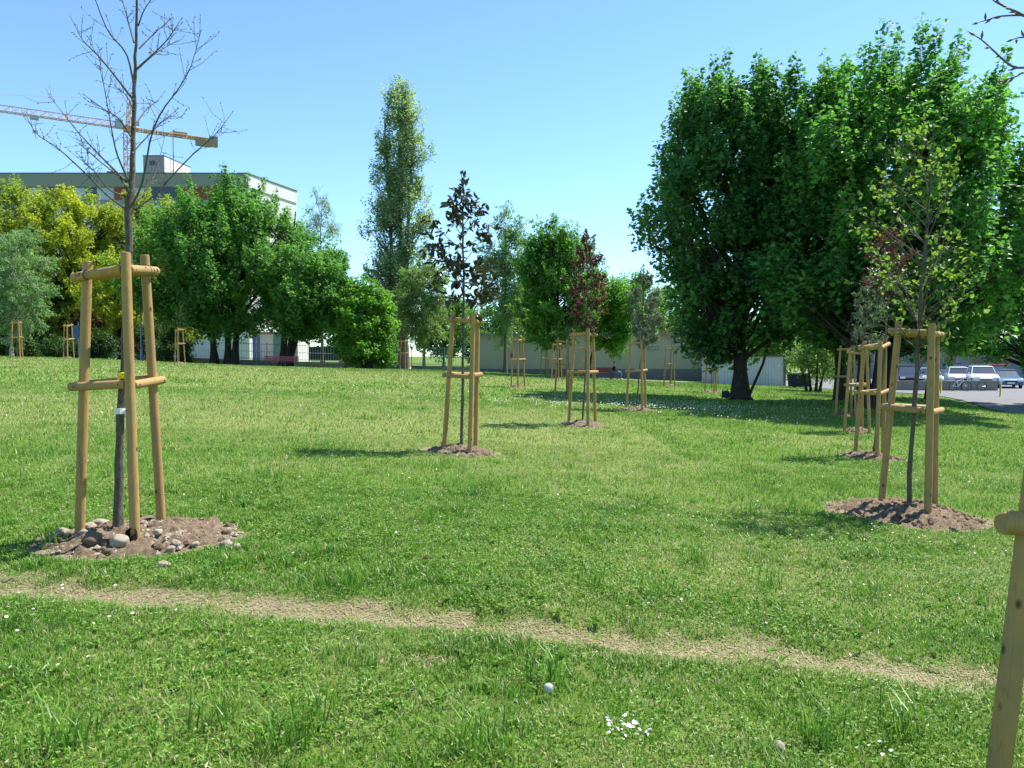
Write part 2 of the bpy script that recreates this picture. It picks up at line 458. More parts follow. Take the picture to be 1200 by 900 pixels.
def bare_f(x, y):
    n = fbm(x, y, 2.2, 3); n2 = fbm(x, y, 9, 5)
    pth = sstep(.25, .02, path_d(x, y) + (n - .5) * .34 + (n2 - .5) * .34) * (.40 + .60 * sstep(.34, .56, fbm(x, y, 3.6, 60)))
    gap = sstep(.66, .74, n2 * .6 + n * .4) * .5 * (np.asarray(y) < 30)
    md = sstep(1.12, .95, mound_d(x, y) + (n2 - .5) * .3)
    hole = sstep(1.2, .6, np.hypot((x - HOLE[0]) / .20, (y - HOLE[1]) / .07) + (n2 - .5) * .8)
    return np.clip(np.maximum(np.maximum(np.maximum(pth * .95, gap), md), hole), 0, 1)
def dry_f(x, y):
    a = fbm(x, y, .35, 9); b = fbm(x, y, 1.7, 12)
    band = .20 * np.exp(-((y - 17) / 7.0) ** 2) * (x < 3) + .24 * np.exp(-((y - 42) / 13) ** 2) * (x < 4)
    near = .20 * sstep(.55, .2, path_d(x, y))
    return np.clip(sstep(.42, .75, a * .6 + b * .4 + band) * .62 + near, 0, 1)

def spaced(segs):
    out = [segs[0][0]]
    for a, b, st in segs:
        n = max(1, int(round((b - a) / st))); out += list(a + (b - a) * np.arange(1, n + 1) / n)
    return np.array(out)
ys = spaced([(-400, -40, 90), (-40, 2, 3), (2, 8.5, .06), (8.5, 14, .16), (14, 30, .4), (30, 100, .8), (100, 260, 12), (260, 3000, 300)])
xp = spaced([(0, 4.5, .08), (4.5, 9, .2), (9, 40, .8), (40, 76, 2), (76, 250, 20), (250, 3000, 300)])
xs = np.concatenate([-xp[:0:-1], xp])
GX, GY = np.meshgrid(xs, ys)
gzv = GZ(GX, GY)
near = (GY > 2) & (GY < 14)
bf = bare_f(GX, GY)
gzv = gzv + np.where(near, (fbm(GX, GY, 1.3, 20) - .5) * .06 - sstep(.35, 0, path_d(GX, GY)) * .035 - .06 * sstep(1.2, .3, np.hypot((GX - HOLE[0]) / .22, (GY - HOLE[1]) / .09)), 0)
mb = MB()
n0, n1 = GX.shape
ii = np.arange(n0 * n1).reshape(n0, n1)
mb.add(np.stack([GX, GY, gzv], -1), np.stack([ii[:-1, :-1], ii[:-1, 1:], ii[1:, 1:], ii[1:, :-1]], -1).reshape(-1, 4))
gr = mb.build('ground', M['ground'], smooth=True)
structure(gr)
for nm, arr in (('bare', bf), ('dry', dry_f(GX, GY))):
    at = gr.data.attributes.new(nm, 'FLOAT', 'POINT'); at.data.foreach_set('value', arr.ravel().astype(np.float32))

# ------------------------------------------------------------------ lot and paths (sheets just above the ground)
def strip(name, mat, rows, off=.03, cols=24):
    """rows: list of (y, x0, x1)"""
    y = np.array([r[0] for r in rows]); t = np.linspace(0, 1, cols)
    X = np.array([r[1] for r in rows])[:, None] * (1 - t) + np.array([r[2] for r in rows])[:, None] * t
    Yv = np.repeat(y[:, None], cols, 1)
    Z = GZ(X, Yv) + off
    i = np.arange(X.size).reshape(X.shape)
    o = MB().add(np.stack([X, Yv, Z], -1), np.stack([i[:-1, :-1], i[:-1, 1:], i[1:, 1:], i[1:, :-1]], -1).reshape(-1, 4)).build(name, mat, smooth=True)
    return structure(o)
yy = np.arange(29, 96, .5)
xl = np.interp(yy, [29, 32, 34, 37, 41, 46, 50, 53, 56, 60, 66, 96], [28, 24, 22.6, 23.0, 24.6, 26.2, 26.8, 25.6, 22, 20.3, 20, 22])
strip('road', M['asphalt'], [(a, b, 72) for a, b in zip(yy, xl)], .035, 80)
yy = np.arange(60.2, 63.4, .4)
strip('path', M['gravelpath'], [(a, 5.2, 20) for a in yy], .05, 40)
yy = np.arange(70, 92, 1.0)
strip('yard_pavement', M['gravelpath'], [(a, -40 - .3 * (a - 70), 1) for a in yy], .05, 60)

# ------------------------------------------------------------------ grass (nobody could count the blades)
def grass_band(mb, y0, y1, dens, hgt, wid, segs, margin=1.2):
    area = 0.5 * 2 * .72 * (y1 ** 2 - y0 ** 2) + 2 * margin * (y1 - y0)
    n = int(area * dens)
    y = np.sqrt(rng.random(n) * (y1 ** 2 - y0 ** 2) + y0 ** 2)
    x = (rng.random(n) * 2 - 1) * (.72 * y + margin)
    if y0 > 25:
        keep = ~((x > np.interp(y, [29, 32, 34, 37, 41, 46, 50, 53, 56, 60, 66, 96], [28, 24, 22.6, 23.0, 24.6, 26.2, 26.8, 25.6, 22, 20.3, 20, 22]) - .3) & (y > 29))
        keep &= ~((y > 60) & (y < 63.6) & (x > 5)); keep &= ~((y > 69.5) & (x < 1))
        x, y = x[keep], y[keep]
    b = bare_f(x, y); d = dry_f(x, y)
    tuft = fbm(x, y, 3.0, 40, 3); tall = sstep(.52, .78, tuft)
    fine = vnoise(x, y, 11, 44)
    keep = rng.random(len(x)) > np.clip(b * .84 + .25 * (fine < .3), 0, .97)
    keep &= mound_d(x, y) + (fine - .5) * .22 + rng.normal(0, .05, len(x)) > .93
    x, y, b, d, tall, fine = (a[keep] for a in (x, y, b, d, tall, fine))
    n = len(x)
    z = GZ(x, y) + np.where(y < 14, (fbm(x, y, 1.3, 20) - .5) * .06 - sstep(.35, 0, path_d(x, y)) * .035, 0) - .004
    h = hgt * (.45 + .55 * rng.random(n)) * (.75 + .75 * tall) * (1 - .6 * b) * (1 - .25 * d)
    az = rng.random(n) * 2 * PI
    lean = (.25 + .9 * rng.random(n) ** 1.5) * h
    flat = rng.random(n) < (.10 + .6 * b + .1 * d)
    h = np.where(flat, h * .25, h); lean = np.where(flat, hgt * 1.1, lean)
    dx, dy = np.cos(az), np.sin(az)
    fa = az + PI / 2 + rng.normal(0, .5, n)
    w = wid * (.6 + .8 * rng.random(n)); wx, wy = np.cos(fa) * w / 2, np.sin(fa) * w / 2
    tint = .40 + .40 * (fine - .5) + rng.normal(0, .19, n) - .10 * tall + .34 * d + .30 * b + .5 * (fbm(x, y, .7, 130, 3) - .5) + .4 * (fbm(x, y, 3.1, 140, 2) - .5)
    straw = rng.random(n) < (.05 + .15 * d + .45 * b)
    tint = np.clip(np.where(straw, .88 + .14 * rng.random(n), np.minimum(tint, .82)), 0, 1)
    B = np.stack([x, y, z], 1); Wv = np.stack([wx, wy, 0 * wx], 1)
    up = lambda f, l: B + np.stack([dx * lean * l, dy * lean * l, h * f], 1)
    i = np.arange(n)
    if segs == 2:
        mid = up(.62, .30); tip = up(1.0, 1.0)
        V = np.stack([B - Wv, B + Wv, mid + Wv * .8, mid - Wv * .8, tip], 1)
        mb.add(V, i[:, None] * 5 + np.array([[0, 1, 2, 3]]), i[:, None] * 5 + np.array([[3, 2, 4]]), tint, tint)
    else:
        tip = up(1.0, .8)
        V = np.stack([B - Wv, B + Wv, tip], 1)
        mb.add(V, None, i[:, None] * 3 + np.array([[0, 1, 2]]), None, tint)

def weeds(mb, n, y0, y1):
    """low rosettes: dandelion and plantain leaves, clover"""
    y = np.sqrt(rng.random(n) * (y1 ** 2 - y0 ** 2) + y0 ** 2); x = (rng.random(n) * 2 - 1) * (.72 * y + .8)
    k = (fbm(x, y, 1.1, 70, 3) > .5) & (bare_f(x, y) < .5) & (mound_d(x, y) > 1)
    x, y = x[k], y[k]
    for j in range(9):
        n = len(x); az = rng.random(n) * 2 * PI; l = .02 + .045 * rng.random(n) ** 1.5
        P = np.stack([x + rng.normal(0, .008, n), y + rng.normal(0, .008, n), GZ(x, y) + .012 + (fbm(x, y, 1.3, 20) - .5) * .06 * (y < 14)], 1)
        D = np.stack([np.cos(az), np.sin(az), .25 + .6 * rng.random(n)], 1)
        mb.leaves(P, D, np.array([0, 0, 1.0]) + rng.normal(0, .25, (n, 3)), l, l * .34, .2, np.clip(.45 + rng.normal(0, .16, n), 0, .8), six=True)

def litter(mb):
    n = 17000
    k = rng.integers(0, len(PATH) - 1, n); t = rng.random(n)[:, None]
    p = PATH[k] * (1 - t) + PATH[k + 1] * t + rng.normal(0, .15, (n, 2))
    p = p[(np.abs(p[:, 0]) < 4.5) & (p[:, 1] < 6.5)]; x, y = p[:, 0], p[:, 1]
    q = (bare_f(x, y) > .12) | (rng.random(len(x)) < .12); x, y = x[q], y[q]; n = len(x)
    z = GZ(x, y) + (fbm(x, y, 1.3, 20) - .5) * .06 - sstep(.35, 0, path_d(x, y)) * .035 + .002 + .008 * rng.random(n)
    a = rng.random(n) * 6.28; l = .012 + .040 * rng.random(n) ** 1.6; w = .0012 + .0022 * rng.random(n)
    D = np.stack([np.cos(a), np.sin(a), rng.normal(0, .16, n)], 1) * l[:, None]; Wv = np.stack([-np.sin(a), np.cos(a), 0 * a], 1) * w[:, None]
    B = np.stack([x, y, z], 1); V = np.stack([B - Wv, B + Wv, B + D + Wv * .6, B + D - Wv * .6], 1)
    mb.add(V, np.arange(n)[:, None] * 4 + np.arange(4), qa=np.where(rng.random(n) < .85, .90 + .10 * rng.random(n), .4 + .3 * rng.random(n)))

gm = MB()
litter(gm)
grass_band(gm, 2.5, 5.0, 8200, .058, .0050, 2)
grass_band(gm, 5.0, 8.5, 4400, .062, .0066, 2)
grass_band(gm, 8.5, 14, 1250, .08, .011, 1)
grass_band(gm, 14, 26, 420, .085, .019, 1)
grass_band(gm, 26, 70, 85, .10, .045, 1)
weeds(gm, 1500, 2.6, 9)
def clover(mb, n, y0, y1, s):
    y = np.sqrt(rng.random(n) * (y1 ** 2 - y0 ** 2) + y0 ** 2); x = (rng.random(n) * 2 - 1) * (.72 * y + .8)
    c = fbm(x, y, 1.6, 150, 4)
    k = (rng.random(n) < sstep(.35, .65, c) + .12) & (bare_f(x, y) < .12) & (mound_d(x, y) > 1)
    x, y, c = x[k], y[k], c[k]; n = len(x)
    z = GZ(x, y) + (fbm(x, y, 1.3, 20) - .5) * .06 * (y < 14) + .012 + .042 * rng.random(n)
    az = rng.random(n) * 6.28; tt = np.clip(.50 + .5 * (c - .5) + rng.normal(0, .17, n), 0, .84)
    for j in range(3):
        a = az + j * 2.1
        D = np.stack([np.cos(a), np.sin(a), .1 + .5 * rng.random(n)], 1); l = s * (.6 + .8 * rng.random(n))
        mb.leaves(np.stack([x, y, z], 1), D, np.array([0, 0, 1.0]) + rng.normal(0, .35, (n, 3)), l, l * .8, .15, tt)
clover(gm, 42000, 2.6, 7, .0115)
clover(gm, 26000, 7, 14, .018)
# a few tall loose tufts
for px, py, Y in ((770, 700, 4.72), (640, 800, 3.52), (330, 880, 2.92), (250, 850, 3.12), (60, 640, 5.95), (700, 690, 4.8), (410, 690, 4.8), (900, 690, 5.0), (1020, 700, 5.1), (360, 850, 3.1), (75, 880, 2.9), (560, 880, 2.92), (960, 870, 3.15), (1060, 860, 3.3), (500, 610, 7.0), (270, 590, 7.4), (820, 660, 5.6)):
    p = hit(px, py); n = 46
    x = p[0] + rng.normal(0, .06, n); y = p[1] + rng.normal(0, .06, n); z = GZ(x, y)
    az = rng.random(n) * 2 * PI; h = .10 + .12 * rng.random(n); lean = h * (.3 + .8 * rng.random(n)); w = .0035
    fa = az + PI / 2; B = np.stack([x, y, z], 1); Wv = np.stack([np.cos(fa), np.sin(fa), 0 * fa], 1) * w
    L_ = np.stack([np.cos(az) * lean, np.sin(az) * lean, 0 * az], 1); U_ = np.array([0, 0, 1.0])
    mid = B + L_ * .3 + U_ * h[:, None] * .65; tip = B + L_ + U_ * h[:, None] * .95
    V = np.stack([B - Wv, B + Wv, mid + Wv * .8, mid - Wv * .8, tip], 1); i = np.arange(n)
    tt = np.clip(.35 + rng.normal(0, .2, n), 0, .95)
    gm.add(V, i[:, None] * 5 + np.array([[0, 1, 2, 3]]), i[:, None] * 5 + np.array([[3, 2, 4]]), tt, tt)
go = gm.build('grass', M['grass'])
tag(go, 'short green meadow grass with dry straw patches covering the park', 'grass', kind='stuff')

# daisies far and near: white specks nobody could count
def daisies():
    mb = MB(); P = []
    def patch(px, py, Y, sx, sy, n):
        c = hit(px, py) if py > 555 else W(px, py, Y); P.append(np.stack([rng.normal(c[0], sx, n), rng.normal(c[1], sy, n)], 1))
    patch(800, 484, 25.5, 1.5, .9, 900); patch(730, 476, 28, 2.0, 1.0, 300); patch(870, 490, 23, 1.6, .8, 260); patch(620, 488, 24, 2.2, .8, 260); patch(760, 478, 27, 3.2, 1.0, 300)
    patch(1010, 480, 25, 2.0, .8, 120); patch(600, 475, 28, 3, 1, 160)
    patch(1140, 562, 11.5, 1.2, 1.0, 55); patch(1060, 560, 11.8, 1.1, .9, 30); patch(960, 515, 17, 2.5, 1.0, 90)
    patch(820, 620, 7.6, .5, .25, 9); patch(1030, 705, 5.1, .18, .12, 7); patch(1070, 635, 6.6, .4, .3, 14); patch(560, 560, 9.5, 1.6, 1.2, 26); patch(330, 560, 9.5, 1.5, 1.4, 22)
    patch(70, 710, 4.7, .25, .15, 9); patch(110, 730, 4.4, .35, .15, 6); patch(40, 790, 3.7, .1, .05, 4); patch(1030, 890, 3.05, .05, .05, 5); patch(870, 735, 4.5, .5, .2, 3); patch(520, 640, 6.2, .6, .5, 8)
    q = np.concatenate(P); q = q[(mound_d(q[:, 0], q[:, 1]) > 1.05)]
    for x, y in q:
        r = .0058 + .003 * rng.random() + (.006 if y > 20 else 0); z = gz(x, y) + .045 + .03 * rng.random()
        if y > 20: z += .03
        tx, ty = rng.normal(0, .3, 2); k = 8
        a = np.linspace(0, 2 * PI, k, endpoint=False) + rng.random()
        rr = r * (1 + .15 * np.cos(a * 3))
        ring = np.stack([x + np.cos(a) * rr, y + np.sin(a) * rr, z + (np.cos(a) * tx + np.sin(a) * ty) * r + .15 * r], 1)
        mb.add(np.vstack([ring, [[x, y, z]]]), None, [[i, (i + 1) % k, k] for i in range(k)])
    o = mb.build('daisies', M['daisy'])
    tag(o, 'tiny white daisies scattered over the grass', 'daisies', kind='stuff')
daisies()

# ------------------------------------------------------------------ trees
def bez(a, b, c, d, n):
    t = np.linspace(0, 1, n)[None, :, None]
    a, b, c, d = (np.asarray(v, float).reshape(-1, 1, 3) for v in (a, b, c, d))
    return a * (1 - t) ** 3 + 3 * b * t * (1 - t) ** 2 + 3 * c * t * t * (1 - t) + d * t ** 3

def prof(shape, t):
    t = np.asarray(t, float)
    if shape == 'maple': r = np.minimum(1, ((t + .012) / .24)) ** .45 * np.where(t > .30, np.maximum(0, 1 - ((t - .30) / .70) ** 2.7), 1) ** .66
    elif shape == 'round': r = np.sqrt(np.maximum(0, 1 - (2 * t - 1) ** 2))
    elif shape == 'column': r = np.minimum(1, t / .22) ** .6 * np.where(t > .35, np.maximum(0, 1 - ((t - .35) / .65) ** 3.0), 1) ** .75
    elif shape == 'bush': r = np.where(t < .45, .80 + .2 * t / .45, 1) * np.where(t > .35, np.maximum(0, 1 - ((t - .35) / .65) ** 2), 1) ** .7
    elif shape == 'cone': r = np.minimum(1, t / .15) ** .5 * (1 - t * .95) ** .85
    else: r = np.ones_like(t)
    return r

def tree(name, label, cat, base, H, z0, rx, mat, barkm, ry=None, shape='maple', ncl=70, nsh=11, nlf=42, leaf=.16, shoot=.85, upright=.7, tr=.2, trunks=((0, 0, 0, 0),), off=(0, 0),
         group=None, spread=.75, droop=0.0, weight=.38, extra=None, flat=.0, seed=1, part='crown', asp=.85, outl=.2, spires=0):
    R = np.random.default_rng(seed)
    base = np.asarray(base, float); ry = ry or rx
    root = thing(name, label, cat, base, group)
    hc = H - z0
    cc = base + np.array([off[0], off[1], 0])
    # cluster centres inside an uneven envelope
    ph = R.random(6) * 6.28
    T = []
    while len(T) < ncl:
        t = R.random(); f = float(prof(shape, t))
        if R.random() < f ** 1.3 + .06: T.append(t)
    T = np.array(T); az = R.random(ncl) * 2 * PI
    # spread the azimuths evenly to avoid big one-sided holes
    az = (np.arange(ncl) * 2.39996 + R.normal(0, .5, ncl)) % (2 * PI)
    lump = 1 + outl * (np.sin(2 * az + ph[0] + 4 * T) * .6 + np.sin(3 * az + ph[1] - 5 * T) * .5 + np.sin(5 * az + ph[2] + 9 * T) * .35)
    rad = R.random(ncl) ** weight * lump
    f = np.maximum(prof(shape, T), .05)
    inset = max(.1, 1 - spread * .55 / max(rx, .3))
    Cc = np.stack([np.cos(az) * rx * f * rad * inset, np.sin(az) * ry * f * rad * inset, z0 + T * hc * .97], 1) + cc
    # trunk(s)
    tp = MB(); limbs = []
    trunk_lines = []
    for (dx, dy, lx, ly) in trunks:
        n = 9; s = np.linspace(0, 1, n)
        top = z0 + hc * .82
        p = np.stack([base[0] + dx + (lx + off[0]) * s ** 1.4 + R.normal(0, .05, n) * s, base[1] + dy + (ly + off[1]) * s ** 1.4 + R.normal(0, .05, n) * s, base[2] - .25 + s * (top + .25)], 1)
        rr = tr * (1 - .86 * s ** .8) * (1 + .55 * np.exp(-s * 26))
        tp.tubes(p[None], rr[None], 12)
        trunk_lines.append(p)
    fork = z0 * .8 + .1
    for c in Cc:
        pl = trunk_lines[int(np.argmin([np.hypot(*(pl[5, :2] - c[:2])) for pl in trunk_lines]))]
        hd = math.hypot(c[0] - pl[4, 0], c[1] - pl[4, 1])
        hs = np.clip((c[2] - base[2]) - hd * (.55 + .7 * upright) * (.7 + .5 * R.random()), fork * (.9 + .5 * R.random()), (z0 + hc * .78))
        sidx = np.interp(hs, pl[:, 2] - base[2], np.arange(len(pl)))
        a = np.array([np.interp(sidx, np.arange(len(pl)), pl[:, k]) for k in range(3)])
        d = c - a
        limbs.append((a, a + d * .33 + np.array([0, 0, -.05 * hd]), a + d * .72 + np.array([0, 0, .05 * hd]) + R.normal(0, .08 * hd + .02, 3), c))
    LB = bez(*[np.array([l[k] for l in limbs]) for k in range(4)], 6)
    ln = np.linalg.norm(LB[:, -1] - LB[:, 0], axis=1)
    r0 = np.clip(tr * .11 * ln ** .75, tr * .09, tr * .38)
    tp.tubes(LB, r0[:, None] * np.linspace(1, .25, 6)[None], 5)
    if extra is not None: extra(tp, base)
    # shoots
    n = ncl * nsh
    ci = np.repeat(np.arange(ncl), nsh)
    d0 = R.normal(0, 1, (n, 3)) * np.array([1, 1, .8]); d0 = norm(d0) * (R.random((n, 1)) ** .5) * spread
    Sp = Cc[ci] + d0
    out = norm((Sp - (cc + np.array([0, 0, z0 + hc * .35]))) * np.array([1, 1, .55]))
    Dn = norm(out * (1 - upright * .6) + np.array([0, 0, upright * 1.25 - droop * 2.0]) + R.normal(0, .32, (n, 3)))
    Sl = shoot * (.6 + .8 * R.random(n))
    S0 = Sp - Dn * (Sl * .45)[:, None]
    if spires:
        ts = 1 - .62 * R.random(spires) ** 1.2; a2 = np.arange(spires) * 2.39996 + R.normal(0, .3, spires)
        f2 = prof(shape, ts * .94) * R.uniform(.55, 1.02, spires)
        P2 = np.stack([np.cos(a2) * rx * f2 * inset, np.sin(a2) * ry * f2 * inset, z0 + ts * hc * .93], 1) + cc
        k2 = np.argmin(((Cc[None] - P2[:, None]) ** 2).sum(-1), 1)
        D2 = norm(np.stack([np.cos(a2) * .22, np.sin(a2) * .22, np.ones(spires)], 1) + R.normal(0, .10, (spires, 3)))
        L2 = shoot * R.uniform(1.0, 1.75, spires)
        rp = 3
        S0 = np.concatenate([S0, np.repeat(P2, rp, 0)]); Dn = np.concatenate([Dn, norm(np.repeat(D2, rp, 0) + R.normal(0, .05, (spires * rp, 3)))]); Sl = np.concatenate([Sl, np.repeat(L2, rp) * R.uniform(.75, 1, spires * rp)])
        ci = np.concatenate([ci, np.repeat(k2, rp)]); n = len(ci)
    tw = np.stack([LB[ci, -2] * .5 + LB[ci, -1] * .5, S0, S0 + Dn * (Sl * .85)[:, None]], 1)
    tp.tubes(tw, np.stack([np.full(n, tr * .035 + .006), np.full(n, tr * .03 + .004), np.full(n, .003)], 1), 3)
    ctint = R.normal(0, .19, ncl)[ci] + R.normal(0, .10, n)
    # leaves along shoots
    m = n * nlf; si = np.repeat(np.arange(n), nlf)
    u = R.random(m) ** .9
    A = norm(np.cross(Dn, np.array([.31, .77, .12]))); Bv = np.cross(Dn, A)
    th = R.random(m) * 2 * PI
    rr_ = leaf * (.25 + 1.05 * R.random(m)) * (1.15 - .85 * u)
    radv = A[si] * np.cos(th)[:, None] + Bv[si] * np.sin(th)[:, None]
    LP = S0[si] + Dn[si] * (Sl[si] * u)[:, None] + radv * rr_[:, None]
    LD = radv * .9 + Dn[si] * .35 + np.array([0, 0, -.30 - droop]) + R.normal(0, .35, (m, 3))
    LN = np.array([0, 0, .85]) + radv * .35 + R.normal(0, .42, (m, 3))
    sz = leaf * (.65 + .6 * R.random(m)) * (1.1 - .35 * u)
    lf = MB().leaves(LP, LD, LN, sz, sz * asp, .10, np.clip(.45 + ctint[si] + R.normal(0, .22, m), 0, 1))
    tp.build('trunk', barkm, root, smooth=True)
    lf.build(part, mat, root)
    return root

def hpx(py, Y, basez):
    """height above the base for a pixel row at distance Y"""
    return (418 - py) / FPX * Y + 1.5 - basez

# the two big maples and the one at the frame's right edge
def stem1(tp, b):
    tp.tube([b + [.15, -.3, -.1], b + [.55, -.35, .9], b + [.85, -.3, 1.55], b + [1.05, -.2, 2.2], b + [1.5, 0, 3.2]], [.07, .06, .055, .05, .03], 7)
    for a in (0.4, 2.0, 3.6, 5.2):
        e = b + np.array([math.cos(a), math.sin(a), 0]) * .75; e[2] = b[2] - .06
        tp.tube([b + np.array([math.cos(a) * .18, math.sin(a) * .18, .55]), b + np.array([math.cos(a) * .34, math.sin(a) * .34, .16]), e], [.16, .13, .04], 7)
p = on(868, 33); h = hpx(94, 33, p[2])
tree('maple_tree', 'large dark green maple with a thick single trunk and a bag at its foot', 'tree', p, h, 2.15, 4.35, M['bigmaple'], M['bark'], ncl=125, nsh=10, nlf=34, leaf=.22, shoot=1.25, upright=.9, tr=.34, off=(-.45, .2), ry=3.9, spires=110, group='large maples beside the car park', spread=.78, extra=stem1, seed=5, outl=.16)
p = on(987, 31.5); h = hpx(98, 31.5, p[2])
tree('maple_tree', 'dark trunked maple filling the gap between the thick trunked maple and the tallest one', 'tree', p, h, 2.1, 3.3, M['bigmaple'], M['bark'], ncl=80, nsh=10, nlf=34, leaf=.22, shoot=1.25, upright=.95, tr=.25, off=(-1.25, .2), spires=70, group='large maples beside the car park', spread=.78, seed=6, outl=.16)
p = on(1022, 28.5); h = hpx(78, 28.5, p[2])
tree('maple_tree', 'tallest green maple with several dark trunks, crown spreading right behind the wooden stakes', 'tree', p, h, 2.4, 5.0, M['bigmaple_b'], M['bark'], ncl=140, nsh=10, nlf=34, leaf=.22, shoot=1.35, upright=1.0, tr=.27, trunks=((-.3, .1, -.5, 0), (.15, -.1, .6, .2), (.6, .3, 1.9, .4)), off=(1.2, .5), spires=130, group='large maples beside the car park', spread=.78, seed=8, outl=.16)
p = on(1243, 39); h = hpx(150, 39, p[2])
tree('maple_tree', 'bright green maple at the edge of the picture overhanging the parked cars', 'tree', p, h, 1.6, 5.2, M['maple'], M['bark'], ncl=120, nsh=11, nlf=38, leaf=.19, shoot=1.1, upright=.6, tr=.28, off=(-.3, 0), group='large maples beside the car park', spread=.78, seed=12)
p = on(1091, 44); h = hpx(245, 44, p[2])
tree('maple_tree', 'bushy maple standing behind the tallest maple near the car park', 'tree', p, h, 2.9, 4.2, M['maple'], M['bark'], ncl=90, nsh=10, nlf=36, leaf=.2, shoot=1.0, upright=.5, tr=.25, group='large maples beside the car park', spread=1.0, seed=14)

# field maples on the left
p = on(262, 62); h = hpx(222, 62, p[2])
tree('field_maple_tree', 'broad round green tree with clustered dark trunks before the flat roofed block', 'tree', p, h, 3.0, 6.9, M['fieldmaple'], M['bark'], ncl=170, nsh=11, nlf=38, leaf=.25, shoot=1.5, upright=.7, tr=.30, trunks=((-.7, 0, -1.5, 0), (.35, .1, -.2, .3), (.9, -.1, 1.6, .3), (5.0, -.6, 1.0, 0)), off=(.15, 0), group='green trees along the left fence', spread=1.25, seed=21, shape='maple', spires=45)
p = on(336, 60); h = hpx(283, 60, p[2])
tree('field_maple_tree', 'green tree with a leaning trunk standing over the pink benches', 'tree', p, h, 2.6, 4.5, M['fieldmaple'], M['bark'], ncl=105, nsh=11, nlf=38, leaf=.25, shoot=1.1, upright=.45, tr=.27, trunks=((0, 0, .7, 0), (.1, .2, 2.0, .3)), off=(1.6, 0), group='green trees along the left fence', spread=1.1, seed=22, shape='round')
p = on(429, 58); h = hpx(334, 58, p[2])
tree('field_maple_tree', 'low bushy green tree leafy almost to the ground at the foot of the poplar', 'tree', p, h, .8, 2.6, M['bright'], M['bark'], ncl=75, nsh=11, nlf=38, leaf=.24, shoot=.95, upright=.35, tr=.16, trunks=((-.3, 0, -1, 0), (0, .1, .1, .2), (.3, 0, 1, 0), (.15, -.2, .5, -.5)), group='green trees along the left fence', spread=.9, seed=23, shape='bush')

# yellow and olive trees far left
p = on(18, 78); h = hpx(211, 78, p[2])
tree('lime_tree', 'tall olive green tree at the far left edge behind a silver birch', 'tree', p, h, 2.5, 6.6, M['olive'], M['bark2'], ncl=160, nsh=11, nlf=34, leaf=.22, shoot=1.1, upright=.5, tr=.24, group='yellow green trees under the block', spread=1.1, seed=31)
p = on(92, 80); h = hpx(222, 80, p[2])
tree('plane_tree', 'yellow leaved tree below the dark window band of the block', 'tree', p, h, 2.5, 7.6, M['yellow'], M['bark'], ncl=185, nsh=10, nlf=34, leaf=.24, shoot=1.0, upright=.35, tr=.26, group='yellow green trees under the block', spread=1.15, seed=32, shape='round')
p = on(165, 84); h = hpx(219, 84, p[2])
tree('plane_tree', 'yellow olive tree partly hidden by the broad green tree', 'tree', p, h, 2.5, 7.4, M['olive'], M['bark2'], ncl=160, nsh=10, nlf=32, leaf=.24, shoot=1.0, upright=.4, tr=.28, group='yellow green trees under the block', spread=1.0, seed=33)
p = on(140, 70); h = hpx(300, 70, p[2])
tree('plane_tree', 'smaller yellow tree with a dark slim trunk before the dark shrubs', 'tree', p, h, 2.6, 3.6, M['yellow'], M['bark'], ncl=55, nsh=10, nlf=30, leaf=.22, shoot=.8, upright=.3, tr=.18, group='yellow green trees under the block', spread=.9, seed=34, shape='round')
p = on(14, 55); h = hpx(262, 55, p[2])
tree('birch_tree', 'pale silver green birch with white bark at the far left edge', 'tree', p, h, 1.5, 2.7, M['silver'], M['palebark'], ncl=65, nsh=10, nlf=34, leaf=.13, shoot=.9, upright=.2, tr=.13, droop=.35, off=(.4, 0), group='birch trees along the fence', spread=.9, seed=35, shape='round')

# poplar, willow, birches
p = on(469, 76); h = hpx(84, 76, p[2])
tree('poplar_tree', 'very tall slim column shaped poplar rising against the sky', 'tree', p, h, 3.0, 3.05, M['poplar'], M['bark2'], shape='column', ncl=215, nsh=7, nlf=26, leaf=.24, shoot=1.6, upright=1.05, tr=.34, spread=.95, trunks=((0, 0, .2, 0), (-.5, .2, -1.0, .3), (.5, -.2, .9, -.3)), seed=41, weight=.5, outl=.26)
p = on(497, 68); h = hpx(293, 68, p[2])
tree('birch_tree', 'light green birch with a pale trunk just right of the poplar', 'tree', p, h, 2.3, 2.5, M['birch'], M['palebark'], ncl=60, nsh=10, nlf=34, leaf=.16, shoot=1.0, upright=.15, tr=.14, droop=.4, group='birch trees along the fence', spread=.9, seed=42, shape='round')
p = on(592, 63); h = hpx(245, 63, p[2])
tree('birch_tree', 'tall drooping birch with a dark slim trunk behind the dark leaved sapling', 'tree', p, h, 2.6, 2.5, M['silver'], M['bark2'], ncl=85, nsh=9, nlf=32, leaf=.15, shoot=1.15, upright=.15, tr=.16, droop=.5, group='birch trees along the fence', spread=.8, seed=43, shape='column', weight=.5)
p = on(378, 82); h = hpx(222, 82, p[2])
tree('willow_tree', 'pale thin weeping willow top showing above the broad green tree', 'tree', p, h, 5.0, 2.5, M['willow'], M['bark2'], ncl=60, nsh=7, nlf=24, leaf=.17, shoot=1.5, upright=.1, tr=.2, droop=.75, spread=.8, seed=44, shape='round', asp=.45)
p = on(655, 54); h = hpx(255, 54, p[2])
tree('ash_tree', 'full green tree standing before the beige wall, behind several stakes', 'tree', p, h, 2.4, 3.3, M['midgreen'], M['bark'], ncl=110, nsh=11, nlf=36, leaf=.20, shoot=1.0, upright=.4, tr=.2, spread=.95, seed=45, off=(-.2, 0), group='trees before the beige wall')
p = on(689, 58); h = hpx(322, 58, p[2])
